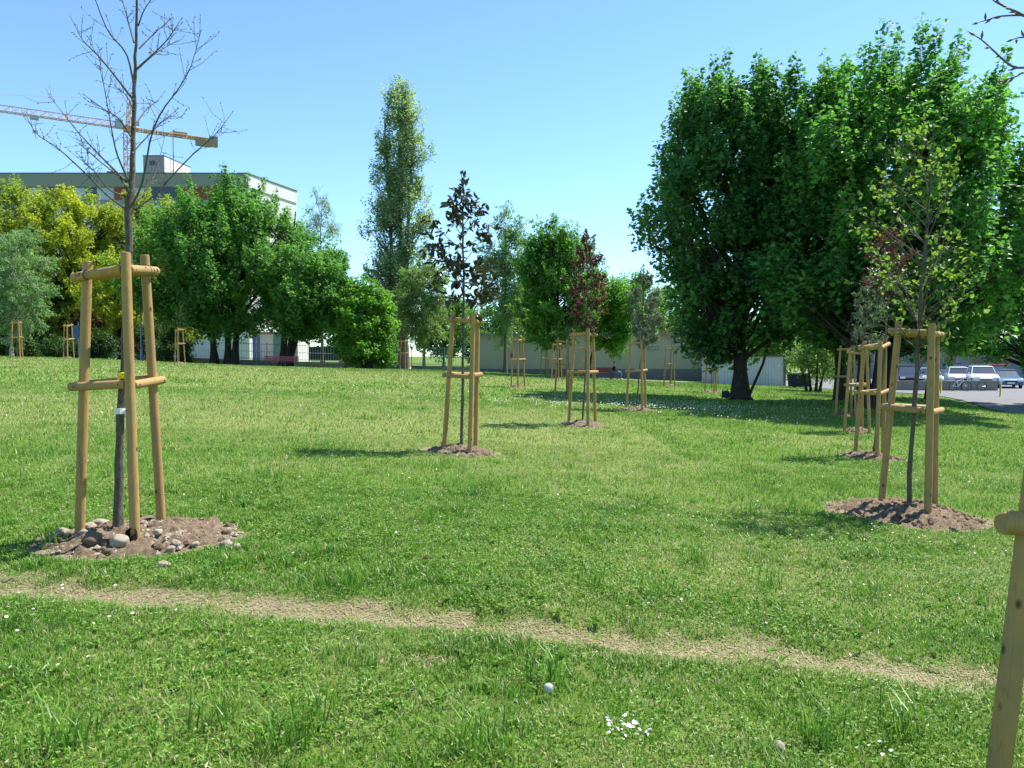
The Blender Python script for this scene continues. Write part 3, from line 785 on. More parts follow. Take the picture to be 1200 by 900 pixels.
tree('ash_tree', 'small bright green tree behind the purple leaved sapling', 'tree', p, h, 2.2, 2.4, M['bright'], M['bark'], ncl=55, nsh=10, nlf=34, leaf=.19, shoot=.85, upright=.3, tr=.12, spread=.85, seed=46, off=(1.7, 0), group='trees before the beige wall', shape='round')
# multi stemmed willow shrub by the pale shed
p = on(955, 50); h = hpx(395, 50, p[2])
tree('willow_shrub', 'many stemmed light green shrub between the pale shed and the maple trunks', 'shrub', p, h + .6, 1.0, 1.9, M['willow'], M['bark'], ncl=40, nsh=8, nlf=26, leaf=.13, shoot=.9, upright=.25, tr=.11, droop=.35, spread=.7, seed=47, shape='round', trunks=((-.5, 0, -1.1, 0), (-.2, .1, -.45, .2), (.1, 0, .3, .2), (.35, .1, .9, 0), (.0, -.2, 0, -.6)))

# distant trees behind the walls, each its own
far = [(520, 92, 345, 4.2, 'midgreen', 'round', 'rounded mid green tree far behind the green fence'),
       (556, 100, 352, 4.0, 'midgreen', 'round', 'dull green tree far behind the lamp post'),
       (745, 98, 318, 4.2, 'midgreen', 'maple', 'distant green tree in the gap left of the large maple'),
       (778, 104, 336, 4.4, 'willow', 'maple', 'pale distant tree glimpsed under the large maple crown'),
       (840, 88, 372, 4.2, 'willow', 'round', 'pale tree behind the yellow door'),
       (905, 84, 372, 4.6, 'bright', 'round', 'bright tree rising behind the pale shed'),
       (985, 92, 350, 5.4, 'midgreen', 'maple', 'green tree behind the many stemmed shrub'),
       (1060, 98, 340, 5.6, 'midgreen', 'maple', 'green tree behind the grey car park building, nearer the maples'),
       (1140, 96, 330, 5.8, 'midgreen', 'maple', 'green tree behind the parked white cars'),
       (1215, 90, 320, 6.0, 'maple', 'maple', 'green tree behind the parked blue car'),
       (690, 88, 345, 4.0, 'midgreen', 'maple', 'green tree behind the beige wall and purple leaved sapling'),
       (618, 96, 330, 4.2, 'midgreen', 'maple', 'green tree behind the beige wall and drooping birch'),
       (400, 90, 330, 4.0, 'dark', 'round', 'dark tree behind the bushy tree and the fence'),
       (212, 88, 300, 4.6, 'olive', 'maple', 'olive tree behind the broad tree and its young staked neighbour'),
       (55, 92, 300, 5.0, 'olive', 'maple', 'olive tree filling the gap under the yellow tree crown')]
for i, (px, Y, top, rx, m, shp, lab) in enumerate(far):
    x = (px - 600) / FPX * Y; b = np.array([x, Y, gz(x, Y)])
    tree('distant_tree', lab, 'tree', b, hpx(top, Y, b[2]), 1.6, rx, M[m], M['bark2'], ncl=60, nsh=9, nlf=24, leaf=.30, shoot=1.2, upright=.35, tr=.18, spread=1.2, seed=60 + i, shape=shp, group='distant trees beyond the fence and walls')

# dark shrubs under the trees, far left
shr = [(6, 66, 384, 1.6, 'dark', 'dark shrub at the far left end of the hedge'), (45, 68, 372, 2.0, 'dark', 'dark shrub between the two far left stakes'), (66, 64, 396, 1.0, 'dark', 'low green shrub right of the white barked birch'),
       (100, 68, 366, 2.0, 'purple', 'tall purple brown shrub behind the blue sign'), (118, 65, 385, 1.6, 'dark', 'rounded green shrub right of the blue sign'), (150, 70, 372, 2.0, 'purple', 'purple brown shrub behind the bare sapling stakes'),
       (180, 68, 378, 2.0, 'dark', 'dark shrub behind the right post of the nearest left stakes'), (205, 66, 385, 1.8, 'dark', 'dark green shrub behind the staked whip near the broad tree'), (28, 64, 398, 1.1, 'dark', 'low green shrub beside the far left stakes'), (85, 63, 402, .9, 'dark', 'small green shrub beneath the blue sign')]
for i, (px, Y, top, r, m, lab) in enumerate(shr):
    b = on(px, Y)
    tree('shrub', lab, 'shrub', b, hpx(top, Y, b[2]), .15, r, M[m], M['bark'], ncl=26, nsh=9, nlf=26, leaf=.16, shoot=.6, upright=.3, tr=.06, spread=.6, seed=90 + i, shape='bush', group='shrubs under the trees on the left', trunks=((-.15, 0, -.3, 0), (.15, .1, .3, .1)))

# ------------------------------------------------------------------ tripod stakes
def cyl_round(mb, a, b, r, k=14):
    a = np.asarray(a, float); b = np.asarray(b, float); d = norm(b - a); c = r * .11
    mb.tube([a, a + d * c, a + (b - a) * .35, b - d * c, b], [r * .90, r, r * 1.01, r * .985, r * .89], k)

def stake(key, label, th0, H=TH, Rb=.37, Rt=.235, rail=(.555, .945), det=True, r=.0375, dz=0.0, dxb=0.0, dxt=0.0):
    b = pos[key].copy(); b[2] += dz
    R = np.random.default_rng(sum(map(ord, key)))
    root = thing('tree_stake', label, 'tree stake', b, 'wooden three post tree stakes')
    az = [math.radians(th0 + 120 * i) for i in range(3)]      # left, front, right
    B = [b + np.array([dxb + math.cos(a) * Rb, math.sin(a) * Rb, -.15]) for a in az]
    T = [b + np.array([dxt + math.cos(a) * Rt, math.sin(a) * Rt, H + R.normal(0, .035)]) for a in az]
    for i in range(3):
        mb = MB(); cyl_round(mb, B[i], T[i], r * R.uniform(.96, 1.05), 16 if det else 8)
        mb.build('post', M['wood'], root, smooth=True).data.set_sharp_from_angle(angle=.6)
    at = lambda i, z: B[i] + (T[i] - B[i]) * ((z * H + .15) / (H + .15))
    for z in rail:
        for i, j in ((0, 1), (2, 1), (0, 2)):
            zz = z + R.normal(0, .004)
            a, c = at(i, zz), at(j, zz); d = norm(c - a)
            o = norm(((a + c) / 2 - at(3 - i - j, zz)) * np.array([1, 1, 0]))
            if (i, j) == (0, 2):
                s, e = a + o * r * 1.5 - d * .05, c + o * r * 1.5 + d * .05
            else:
                s, e = a + o * r * 1.55 - d * .075, c - d * r * .8 + o * r * .25
            mb = MB(); cyl_round(mb, s, e, r * R.uniform(.92, 1.06), 14 if det else 8)
            ro = mb.build('rail', M['wood'], root, smooth=True); ro.data.set_sharp_from_angle(angle=.6)
            if key in 'ABDZ':
                for q_, f_ in ((s, .075), (e, -.045)):
                    c_ = q_ + d * (f_ if (i, j) != (0, 2) else (.05 if f_ > 0 else -.05))
                    MB().tube([c_ + o * r * .9, c_ + o * r * 1.09], [.0065, .0065], 7).build('nail', M['black'], ro)
                w_ = MB(); c_ = s + d * (.155 if (i, j) != (0, 2) else .13); a_ = np.linspace(0, 2 * PI, 15); u_ = np.array([0, 0, 1.0])
                for k_ in (-.006, .001, .007): w_.tube(c_ + d * (k_ + .004 * np.sin(a_))[:, None] + (o[None] * np.cos(a_)[:, None] + u_[None] * np.sin(a_)[:, None]) * r * 1.04, .0022, 5, cap=False)
                if z == rail[1]: w_.build('wire_tie', M['wire'], ro)
    return root

def mound(key, label, h=.11):
    b = pos[key] + np.array([*MOFF[key], 0]); r = MOUND[key]; R = np.random.default_rng(100 + sum(map(ord, key)))
    n = 56 if r > .55 else 26
    u = np.linspace(-1.25, 1.25, n); X, Y = np.meshgrid(u * r, u * r / 1.1)
    x, y = X + b[0], Y + b[1]
    nn = fbm(x, y, 5, 80); n2 = fbm(x, y, 22, 83)
    d = np.hypot(X, Y * 1.1) / r + (nn - .5) * .5
    z = GZ(x, y) - .045 + sstep(1.08, .15, d) * h * (.75 + .6 * nn) + sstep(1.1, .8, d) * (.045 + (n2 - .5) * .12 + (fbm(x, y, 11, 86) - .5) * .06) + (fbm(x, y, 1.3, 20) - .5) * .05 * (b[1] < 14)
    i = np.arange(n * n).reshape(n, n)
    q = np.stack([i[:-1, :-1], i[:-1, 1:], i[1:, 1:], i[1:, :-1]], -1).reshape(-1, 4)
    q = q[(d.ravel()[q].min(1) < 1.2)]
    root = thing('soil_mound', label, 'soil mound', b, 'dug soil mounds around the young trees')
    MB().add(np.stack([x, y, z], -1), q).build('soil', M['soil'], root, smooth=True)
    cl = MB()
    for _ in range(int(90 * r if r > .45 else 12)):
        a = R.random() * 6.28; rr = r * R.random() ** .5 * .98; px, py = b[0] + math.cos(a) * rr, b[1] + math.sin(a) * rr / 1.1
        s = R.uniform(.018, .05); pz = gz(px, py) + float(sstep(1.08, .15, rr / r)) * h - .004
        th_ = np.linspace(0, 2 * PI, 8)[:-1]; k = [np.array([[0, 0, s * .8]])]
        for zz, q in ((s * .55, .65), (0, 1.0), (-s * .5, .9)): k.append(np.stack([np.cos(th_) * s * q * R.uniform(.75, 1.25, 7), np.sin(th_) * s * q * R.uniform(.75, 1.25, 7), np.full(7, zz) + R.normal(0, s * .12, 7)], 1))
        q_ = [[1 + l * 7 + i_, 1 + (l + 1) * 7 + i_, 1 + (l + 1) * 7 + (i_ + 1) % 7, 1 + l * 7 + (i_ + 1) % 7] for l in range(2) for i_ in range(7)]
        cl.add(np.concatenate(k) + [px, py, pz], q_, [[0, 1 + i_, 1 + (i_ + 1) % 7] for i_ in range(7)])
    o = cl.build('clods', M['soil'], root); o['kind'] = 'stuff'
    m = MB(); cnt = int((520 if r > .7 else 220 if r > .5 else 40))
    for _ in range(cnt):
        a = R.random() * 6.28; rr = r * (R.random() ** .6) * 1.05
        px, py = b[0] + math.cos(a) * rr, b[1] + math.sin(a) * rr / 1.1
        s = .007 + .028 * R.random() ** 3
        dd = math.hypot(px - b[0], (py - b[1]) * 1.1) / r
        pz = gz(px, py) + float(sstep(1.08, .15, dd)) * h + .005
        k = np.array([[1, 0, 0], [0, 1, 0], [-1, 0, 0], [0, -1, 0], [0, 0, .7], [0, 0, -.6]]) * s * R.uniform(.6, 1.3, (6, 1))
        ca, sa = math.cos(a * 3), math.sin(a * 3); k = np.stack([k[:, 0] * ca - k[:, 1] * sa, k[:, 0] * sa + k[:, 1] * ca, k[:, 2]], 1)
        m.add(k + [px, py, pz], None, [[0, 1, 4], [1, 2, 4], [2, 3, 4], [3, 0, 4], [1, 0, 5], [2, 1, 5], [3, 2, 5], [0, 3, 5]])
    o = m.build('pebble_scatter', M['mulch'] if key in 'DEFG' else M['pebble'], root); o['kind'] = 'stuff'
    return root

stk = {'A': ('tallest looking stake frame around the bare tree on the left, over a stony mound', 163), 'B': ('stake frame around the dark big leaved sapling in the middle of the lawn', 172),
       'C': ('stake frame around the purple leaved sapling in mid lawn', 166), 'D': ('stake frame on the reddish mulch mound around the light green sapling', 179),
       'E': ('stake frame directly behind the light green sapling, around a slanting trunk', 176), 'F': ('stake frame around a grey leaved sapling, third from the front in the right row', 172),
       'G': ('rearmost stake frame of the row beside the dark maple trunks', 168), 'H': ('stake frame around the silver grey bushy sapling left of the large maple', 172),
       'I': ('small distant stake frame on white gravel before the beige wall', 187), 'J': ('distant stake frame with a red tag on its left post', 150),
       'K': ('small distant stake frame in front of the poplar', 170), 'L': ('small distant stake frame near the broad tree trunks on the left', 160),
       'M': ('small distant stake frame beside the blue sign', 172), 'N': ('small distant stake frame next to the white barked birch', 200),
       'O': ('small distant stake frame under the full green tree', 165), 'P': ('shaded dark stake frame just left of the purple leaved sapling', 172),
       'Q': ('distant stake frame before the yellow door', 155), 'S': ('pale distant stake frame behind the shaded one', 160), 'T': ('faint distant stake frame seen between the posts around the purple sapling', 165),
       'Z': ('nearest stake frame cut off by the right edge of the picture', 178)}
for k, (lab, th) in stk.items():
    big = k in 'ABCDEFHZ'
    FIT = {'A': (187, .36, .24, 8.1, 6.0), 'B': (173, .32, .24, 2.3, 9.0), 'C': (159, .38, .26, .3, 1.3), 'D': (145, .36, .24, 6.6, 12.5), 'H': (161, .38, .26, .7, .7), 'E': (142, .31, .22, 1, 5)}
    if k == 'Z': stake(k, lab, th, H=2.3, Rb=.43, Rt=.135, det=True, r=.041, dz=-.10, dxb=.105, dxt=.062)
    elif k in FIT:
        th, rb, rt, sb, st_ = FIT[k]; q = pos[k][1] / FPX
        stake(k, lab, th, Rb=rb, Rt=rt, dxb=sb * q, dxt=st_ * q, det=True, H=TH * (.97 if k == 'D' else 1))
    else: stake(k, lab, th, det=big, H=TH * (.97 if k == 'D' else 1))
mlab = {'A': 'stony brown soil mound under the bare tree on the left', 'B': 'soil mound under the dark big leaved sapling', 'C': 'soil mound under the purple leaved sapling in mid lawn', 'D': 'reddish mulch mound under the light green sapling',
        'E': 'soil mound under the slanting trunk behind the light green sapling', 'F': 'soil mound under the grey leaved sapling in the right row', 'G': 'soil mound at the rear of the right row by the maple trunks', 'H': 'soil mound under the silver grey sapling',
        'I': 'pale gravel mound under the distant stakes before the beige wall', 'J': 'soil mound under the stakes with a red tag', 'L': 'pale mound under the distant stakes near the broad tree', 'M': 'pale mound under the distant stakes beside the blue sign', 'Q': 'pale mound under the stakes before the yellow door', 'S': 'pale mound under the pale distant stakes'}
for k, lab in mlab.items(): mound(k, lab, {'A': .10, 'D': .15}.get(k, .10))

# red tag on J's left post
b = pos['J']
# stones on the left mound
def stone(c, s, m, label, seed):
    R = np.random.default_rng(seed)
    import bmesh
    bm = bmesh.new(); bmesh.ops.create_icosphere(bm, subdivisions=3, radius=1)
    off = R.random(3) * 9
    for v in bm.verts:
        p = np.array(v.co)
        f = 1 + .16 * math.sin(3.1 * p[0] + off[0]) * math.sin(2.7 * p[1] + off[1]) + .10 * math.sin(5 * p[2] + off[2] + 3 * p[0])
        v.co = Vector(p * f * np.array(s) / 2)
    me = bpy.data.meshes.new('stone'); bm.to_mesh(me); bm.free(); me.materials.append(m)
    me.polygons.foreach_set('use_smooth', np.ones(len(me.polygons), bool))
    o = bpy.data.objects.new('stone', me); COL.objects.link(o); o.location = [float(a) for a in c]; o.rotation_euler = (0, 0, R.random() * 6)
    tag(o, label, 'stone', 'stones on the left soil mound')
for i, (px, py, Y, s, m, lab) in enumerate([
    (108, 645, 5.72, (.16, .14, .12), 'darkstone', 'large brown stone at the front of the stony mound'), (140, 643, 5.68, (.17, .12, .10), 'stone', 'large pale rounded stone before the bare tree trunk'),
    (73, 627, 6.1, (.10, .09, .08), 'stone', 'tan stone left of the left post on the stony mound'), (60, 631, 6.0, (.10, .07, .06), 'stone', 'pale flat stone at the left rim of the stony mound'),
    (118, 620, 6.35, (.12, .10, .08), 'stone', 'pale stone at the back of the stony mound beyond the trunk'), (104, 624, 6.2, (.11, .09, .07), 'stone', 'beige stone just right of the left post'),
    (185, 637, 5.9, (.08, .07, .05), 'stone', 'white stone beside the front post on the stony mound'), (206, 645, 5.75, (.08, .06, .06), 'stone', 'cream stone right of the right post, midway down the mound'),
    (200, 652, 5.65, (.07, .06, .05), 'stone', 'small pale stone low on the right slope of the mound'), (265, 644, 5.8, (.10, .07, .06), 'stone', 'white stone at the right tip of the stony mound'),
    (277, 650, 5.75, (.07, .06, .05), 'stone', 'small cream stone outermost at the right tip of the mound'), (229, 644, 5.8, (.06, .05, .04), 'stone', 'small whitish stone between the mound centre and right tip'),
    (192, 674, 5.25, (.10, .07, .05), 'stone', 'lone white stone in the grass between mound and worn path'), (98, 632, 5.95, (.09, .07, .06), 'stone', 'speckled pale stone in front of the left post'),
    (126, 655, 5.55, (.08, .06, .05), 'darkstone', 'small grey brown stone below the pale rounded stone'),
    (913, 858, 3.2, (.07, .05, .05), 'stone', 'pale stone lying in the near grass below the worn path')]):
    p = W(px, py, Y); dA = math.hypot(p[0] - pos['A'][0] - .17, (p[1] - pos['A'][1]) * 1.1) / MOUND['A']
    p[2] = gz(p[0], p[1]) + float(sstep(1.08, .15, dA)) * .10 + s[2] * .25 + .01
    stone(p, s, M[m], lab, 300 + i)

# black irrigation pipes at the posts
for px, py, Y, lab, k in ((155, 633, 5.80, 'short black irrigation pipe at the front post on the stony mound', 'A'), (520, 525, 12.5, 'short black irrigation pipe at the left post of the mid lawn sapling', 'B')):
    p = W(px, py, Y); p[2] = gz(p[0], p[1]) + .07
    mb = MB(); mb.tube([p + [0, .02, -.1], p + [0, 0, .02], p + [.01, -.04, .06]], [.042, .042, .042], 12, cap=False); mb.tube([p + [0, .02, -.1], p + [0, 0, .02], p + [.01, -.04, .06]], [.036, .036, .036], 12, cap=False)
    mb.tube([p + [0, .02, -.1], p + [0, .004, 0.0]], [.036, .036], 12)
    tag(mb.build('irrigation_pipe', M['black'], smooth=True, loc=p), lab, 'pipe', 'black irrigation pipes')

# ------------------------------------------------------------------ young trees
def twigs_on(mb, bud, path, R, n, ln, Y, up=.5, rr=.0028, buds=True, nb=3):
    """small twigs with buds along a branch path (S,3)"""
    S = len(path); ends = []
    for _ in range(n):
        t = R.uniform(.25, 1.0) * (S - 1); i = min(int(t), S - 2); a = path[i] + (path[i + 1] - path[i]) * (t - i)
        d = norm(norm(path[i + 1] - path[i]) * .7 + R.normal(0, .75, 3) + np.array([0, 0, up * .6]))
        l = ln * R.uniform(.4, 1.1); c = a + d * l * .5 + R.normal(0, .03, 3) * l; e = c + norm(d + np.array([0, 0, .25]) + R.normal(0, .2, 3)) * l * .5
        mb.tubes(np.array([[a, c, e]]), np.array([[rr, rr * .8, rr * .5]]), 4)
        ends.append((a, c, e))
        if buds:
            for q in range(nb):
                f = (q + 1) / nb; p = c + (e - c) * f if R.random() < .7 else a + (c - a) * f
                dd = norm(d + R.normal(0, .5, 3)); bl = .020 if q == nb - 1 else .014
                bud.tube([p, p + dd * bl * .5, p + dd * bl], [.0012, .0042, .0008], 5, cap=False)
    return ends

def smooth_path(pts, n):
    pts = np.asarray(pts, float); s = np.linspace(0, len(pts) - 1, n); i = np.clip(s.astype(int), 0, len(pts) - 2); t = (s - i)[:, None]
    P = np.vstack([2 * pts[0] - pts[1], pts, 2 * pts[-1] - pts[-2]])
    p0, p1, p2, p3 = P[i], P[i + 1], P[i + 2], P[i + 3]
    return .5 * ((2 * p1) + (-p0 + p2) * t + (2 * p0 - 5 * p1 + 4 * p2 - p3) * t ** 2 + (-p0 + 3 * p1 - 3 * p2 + p3) * t ** 3)

def bare_tree():
    Y = float(pos['A'][1]); R = np.random.default_rng(77)
    b = W(138, 633, Y); b[2] = gz(b[0], b[1]) + .08
    root = thing('young_tree', 'tall leafless young tree with spreading bare twigs inside the left stakes', 'young tree', b, 'young staked trees')
    tp, bu = MB(), MB()
    tr = [(138, 640), (139, 590), (141, 500), (145, 440), (148, 380), (150, 330), (151, 245), (155, 205), (156, 160), (158, 100), (159, 60), (162, 0), (163, -40)]
    pt = smooth_path([W(x, y, Y + (.03 * math.sin(i))) for i, (x, y) in enumerate(tr)], 40)
    wob = R.normal(0, .004, (40, 3)); wob[:, 2] = 0
    pt = pt + wob
    rr = np.interp(np.linspace(0, 1, 40), [0, .12, .5, .62, .75, .9, 1], [.042, .034, .028, .020, .0145, .0085, .005])
    rr = rr * (1 + .06 * R.normal(0, 1, 40))
    tp.tubes(pt[None], rr[None], 12)
    br = [([(148, 245), (127, 230), (100, 203), (67, 173), (43, 157), (32, 138)], .3), ([(147, 230), (128, 222), (110, 200), (92, 185)], -.5), ([(148, 213), (117, 182), (90, 153), (60, 115)], .5),
          ([(152, 215), (137, 180), (130, 147), (123, 107), (117, 80)], -.3), ([(157, 245), (180, 230), (200, 208), (227, 180), (253, 157), (272, 132)], .4), ([(155, 240), (167, 213), (177, 160), (190, 130), (207, 107), (223, 80), (235, 38)], -.4),
          ([(156, 238), (172, 222), (184, 196), (193, 160)], .7), ([(157, 118), (130, 83), (113, 63), (97, 47), (83, 20)], .25), ([(157, 100), (148, 63), (127, 37), (112, 0), (104, -25)], -.35),
          ([(160, 82), (183, 62), (207, 48)], .4), ([(161, 80), (193, 50), (212, 23)], -.3), ([(163, 57), (180, 40), (199, 23)], .2), ([(162, 30), (170, 10), (190, -18)], -.2), ([(157, 50), (147, 13), (140, -12)], .3),
          ([(156, 165), (140, 140), (122, 128), (100, 112)], -.5), ([(156, 150), (172, 128), (186, 118)], .6), ([(157, 130), (148, 112), (135, 102)], .6), ([(155, 180), (168, 165), (196, 138), (212, 138)], .35), ([(151, 226), (140, 208), (118, 190), (104, 178), (92, 168)], .1)]
    for pts, dep in br:
        n = len(pts); P3 = smooth_path([W(x, y, Y + dep * (i / (n - 1)) ** .8) for i, (x, y) in enumerate(pts)], 14)
        L = np.linalg.norm(np.diff(P3, axis=0), axis=1).sum()
        r0 = np.clip(.004 + .005 * L, .004, .0095)
        tp.tubes(P3[None], np.linspace(r0, .0019, 14)[None], 6)
        twigs_on(tp, bu, P3, R, int(6 + 9 * L), .13 + .08 * L, Y, rr=.0021)
        e = P3[-1]; d = norm(P3[-1] - P3[-3]); bu.tube([e, e + d * .012, e + d * .024], [.002, .0045, .0008], 5, cap=False)
    tp.build('trunk', M['sapbark'], root, smooth=True); bu.build('buds', M['bud'], root)['kind'] = 'stuff'
    c = W(146, 440, Y); m = MB()
    a = np.linspace(0, 2 * PI, 13)
    for dz in (-.02, 0, .02): m.tube(np.stack([c[0] - .005 + np.cos(a) * .040, c[1] + np.sin(a) * .040, np.full(13, c[2] + dz) + .008 * np.sin(a * 2 + dz * 90)], 1), .012, 6)
    m.tube([c + [.03, -.03, 0], c + [.06, -.05, -.03], c + [.055, -.06, -.09]], [.012, .011, .006], 5)
    m.build('yellow_ribbon', M['yellowtape'], root, smooth=True)
    c = W(140.5, 482, Y); m = MB(); m.tube([c + [0, 0, -.02], c + [0, 0, .022]], [.042, .041], 12); m.build('white_tag', M['whitetape'], root)
bare_tree()

def sapling(key, label, trunk, crown, mat, nb, nleaf, leaf, lw, tr0, seed, six=True, up=.8, bare_frac=0.0, twl=.3, barkm='sapbark', gap=0.0, droop=.2, dbl=True, depth=1.0, part='leaves', tipc=1.0):
    """trunk: px polyline; crown: (px0,px1,py_top,py_bottom) envelope at the tripod's distance"""
    Y = float(pos[key][1]); R = np.random.default_rng(seed)
    b = W(*trunk[0], Y); b[2] = gz(b[0], b[1]) + .06
    root = thing('young_tree', label, 'young tree', b, 'young staked trees')
    tp, bu = MB(), MB()
    pt = smooth_path([W(x, y, Y) for x, y in trunk], 24); pt[0, 2] = b[2] - .12
    pt[1:] += np.c_[R.normal(0, .006, (23, 2)), np.zeros(23)]
    tp.tubes(pt[None], (np.linspace(tr0, tr0 * .2, 24) * (1 + .05 * R.normal(0, 1, 24)))[None], 9)
    x0, x1, yt, yb = crown; c0 = W((x0 + x1) / 2, yb, Y); c1 = W((x0 + x1) / 2, yt, Y); rad = (x1 - x0) / 2 / FPX * Y
    LPs, LDs, tint = [], [], []
    for i in range(nb):
        t = (i + .5) / nb; az = i * 2.4 + R.normal(0, .4)
        f = math.sqrt(max(.05, 1 - (2 * t - .85) ** 2 * .8)); rr = rad * f * R.uniform(.65, 1.08)
        e = c0 + (c1 - c0) * (t + R.normal(0, .04)); e = e + np.array([math.cos(az) * rr, math.sin(az) * rr * depth, 0])
        za = e[2] - rr * R.uniform(.5, 1.1) * up; k = int(np.clip(np.interp(za, pt[:, 2], np.arange(24)), 6, 22)); a = pt[k]
        za = max(za, a[2] - .05)
        P = bez(a, a + (e - a) * .4 + [0, 0, -.02], a + (e - a) * .75 + [0, 0, .03], e + R.normal(0, .03, 3), 9)[0]
        L = np.linalg.norm(e - a)
        tp.tubes(P[None], np.linspace(max(.004, tr0 * .3), .002, 9)[None], 5)
        ends = twigs_on(tp, bu, P, R, max(3, int(6 * L / twl * .5)), twl, Y, up * .5, .0024, buds=bare_frac > 0)
        if R.random() < bare_frac: continue
        segs = [(P[4], P[6], P[8])] + ends
        for _ in range(nleaf):
            s = segs[R.integers(len(segs))]; u = R.uniform(.2, 1) ** tipc; p = (s[0] + (s[1] - s[0]) * u * 2) if u < .5 else (s[1] + (s[2] - s[1]) * (u - .5) * 2)
            LPs.append(p + R.normal(0, .02, 3) * leaf / .1); LDs.append(norm(s[2] - s[0]) * .6 + R.normal(0, .6, 3) + [0, 0, .25 - droop]); tint.append(R.random())
    # leading shoot leaves
    for _ in range(int(nleaf * .6)):
        p = pt[R.integers(16, 24)]; LPs.append(p + R.normal(0, .015, 3)); LDs.append(R.normal(0, .5, 3) + [0, 0, .5]); tint.append(R.random())
    LPs = np.array(LPs); n = len(LPs)
    sz = leaf * R.uniform(.55, 1.2, n)
    lf = MB().leaves(LPs, np.array(LDs), np.array([0, -.15, 1.0]) + R.normal(0, .55, (n, 3)), sz, sz * lw, .14, np.array(tint), six=six)
    tp.build('trunk', M[barkm], root, smooth=True); lf.build(part, M[mat], root)
    if bare_frac > 0 and bu.n: bu.build('buds', M['bud'], root)['kind'] = 'stuff'
    return root

sapling('B', 'dark leathery leaved sapling with a bare top shoot in the middle of the lawn', [(541, 534), (542, 450), (543, 370), (543, 300), (542, 250), (544, 222), (541, 204)], (502, 580, 228, 352), 'magnolia', 24, 27, .150, .50, .028, 501, twl=.20, up=.8, tipc=.3, droop=.35)
sapling('C', 'purple leaved sapling with a spindle shaped crown in mid lawn', [(682, 500), (686, 440), (688, 380), (688, 330), (688, 290), (687, 272)], (664, 713, 285, 378), 'purple', 34, 56, .085, .6, .024, 502, twl=.28, up=.9)
sapling('D', 'light green sparsely leaved sapling on the reddish mulch mound', [(1064, 608), (1068, 520), (1075, 420), (1079, 340), (1083, 300), (1088, 240), (1092, 190), (1094, 150)], (994, 1142, 150, 378), 'lime', 44, 30, .060, .85, .030, 503, twl=.36, up=1.0, bare_frac=.22)
sapling('E', 'sparse purple brown sapling with a slanting trunk behind the light green one', [(1023, 540), (1029, 480), (1036, 420), (1040, 360), (1043, 310), (1046, 262)], (1012, 1064, 268, 345), 'purple', 24, 30, .095, .6, .028, 504, twl=.3, up=.8)
sapling('F', 'grey green leaved sapling with dense narrow crown in the right row', [(1006, 508), (1008, 460), (1012, 400), (1016, 360), (1018, 330)], (1000, 1038, 328, 408), 'greyoak', 36, 100, .065, .45, .022, 505, twl=.22, up=.9)
sapling('H', 'silver grey leaved sapling with dense oval crown left of the large maple', [(745, 484), (749, 440), (752, 400), (753, 360), (754, 330), (754, 312)], (735, 776, 320, 400), 'greyoak', 44, 120, .085, .5, .022, 506, twl=.28, up=.9)
sapling('J', 'slim sapling with few light leaves inside the stakes with a red tag', [(606, 456), (608, 420), (609, 390), (609, 360), (610, 338)], (598, 621, 338, 398), 'lime', 14, 10, .13, .7, .022, 507, twl=.3, up=.9)
sapling('G', 'thin leafless sapling at the rear of the right row', [(992, 488), (995, 440), (997, 400), (998, 370)], (985, 1010, 365, 410), 'greyoak', 8, 10, .07, .5, .02, 508, twl=.3, up=.9, bare_frac=.3)
sapling('I', 'slim sapling with brown leaves inside the distant stakes before the beige wall', [(785, 452), (786, 420), (787, 395), (787, 372)], (775, 798, 372, 402), 'brownleaf', 10, 12, .13, .6, .022, 509, twl=.4)
sapling('Q', 'brown leaved sapling inside the stakes before the yellow door', [(834, 460), (834, 430), (834, 405), (834, 380)], (818, 850, 380, 415), 'brownleaf', 14, 20, .13, .6, .022, 510, twl=.4)
for key, lab, tr in (('K', 'thin whip sapling inside the stakes in front of the poplar', [(474, 434), (474, 415), (475, 395), (475, 370)]), ('L', 'thin whip sapling inside the stakes near the broad tree', [(210, 426), (210, 400), (211, 380), (211, 352)]),
                     ('M', 'thin whip sapling inside the stakes beside the blue sign', [(80, 420), (80, 400), (81, 380), (81, 352)]), ('N', 'thin whip sapling inside the stakes next to the white barked birch', [(20, 420), (20, 400), (20, 380), (21, 350)]),
                     ('O', 'thin whip sapling inside the stakes under the full green tree', [(639, 440), (639, 420), (640, 400), (640, 372)]), ('P', 'thin whip sapling inside the shaded dark stakes', [(664, 463), (664, 430), (664, 400), (665, 360)]),
                     ('S', 'thin whip sapling inside the pale distant stakes', [(653, 445), (653, 425), (653, 405), (654, 375)])):
    x, y = tr[-1]
    sapling(key, lab, tr, (x - 9, x + 9, y + 4, y + 34), 'lime', 7, 4, .11, .6, .022, 520 + ord(key), twl=.3, up=.9, bare_frac=.5)

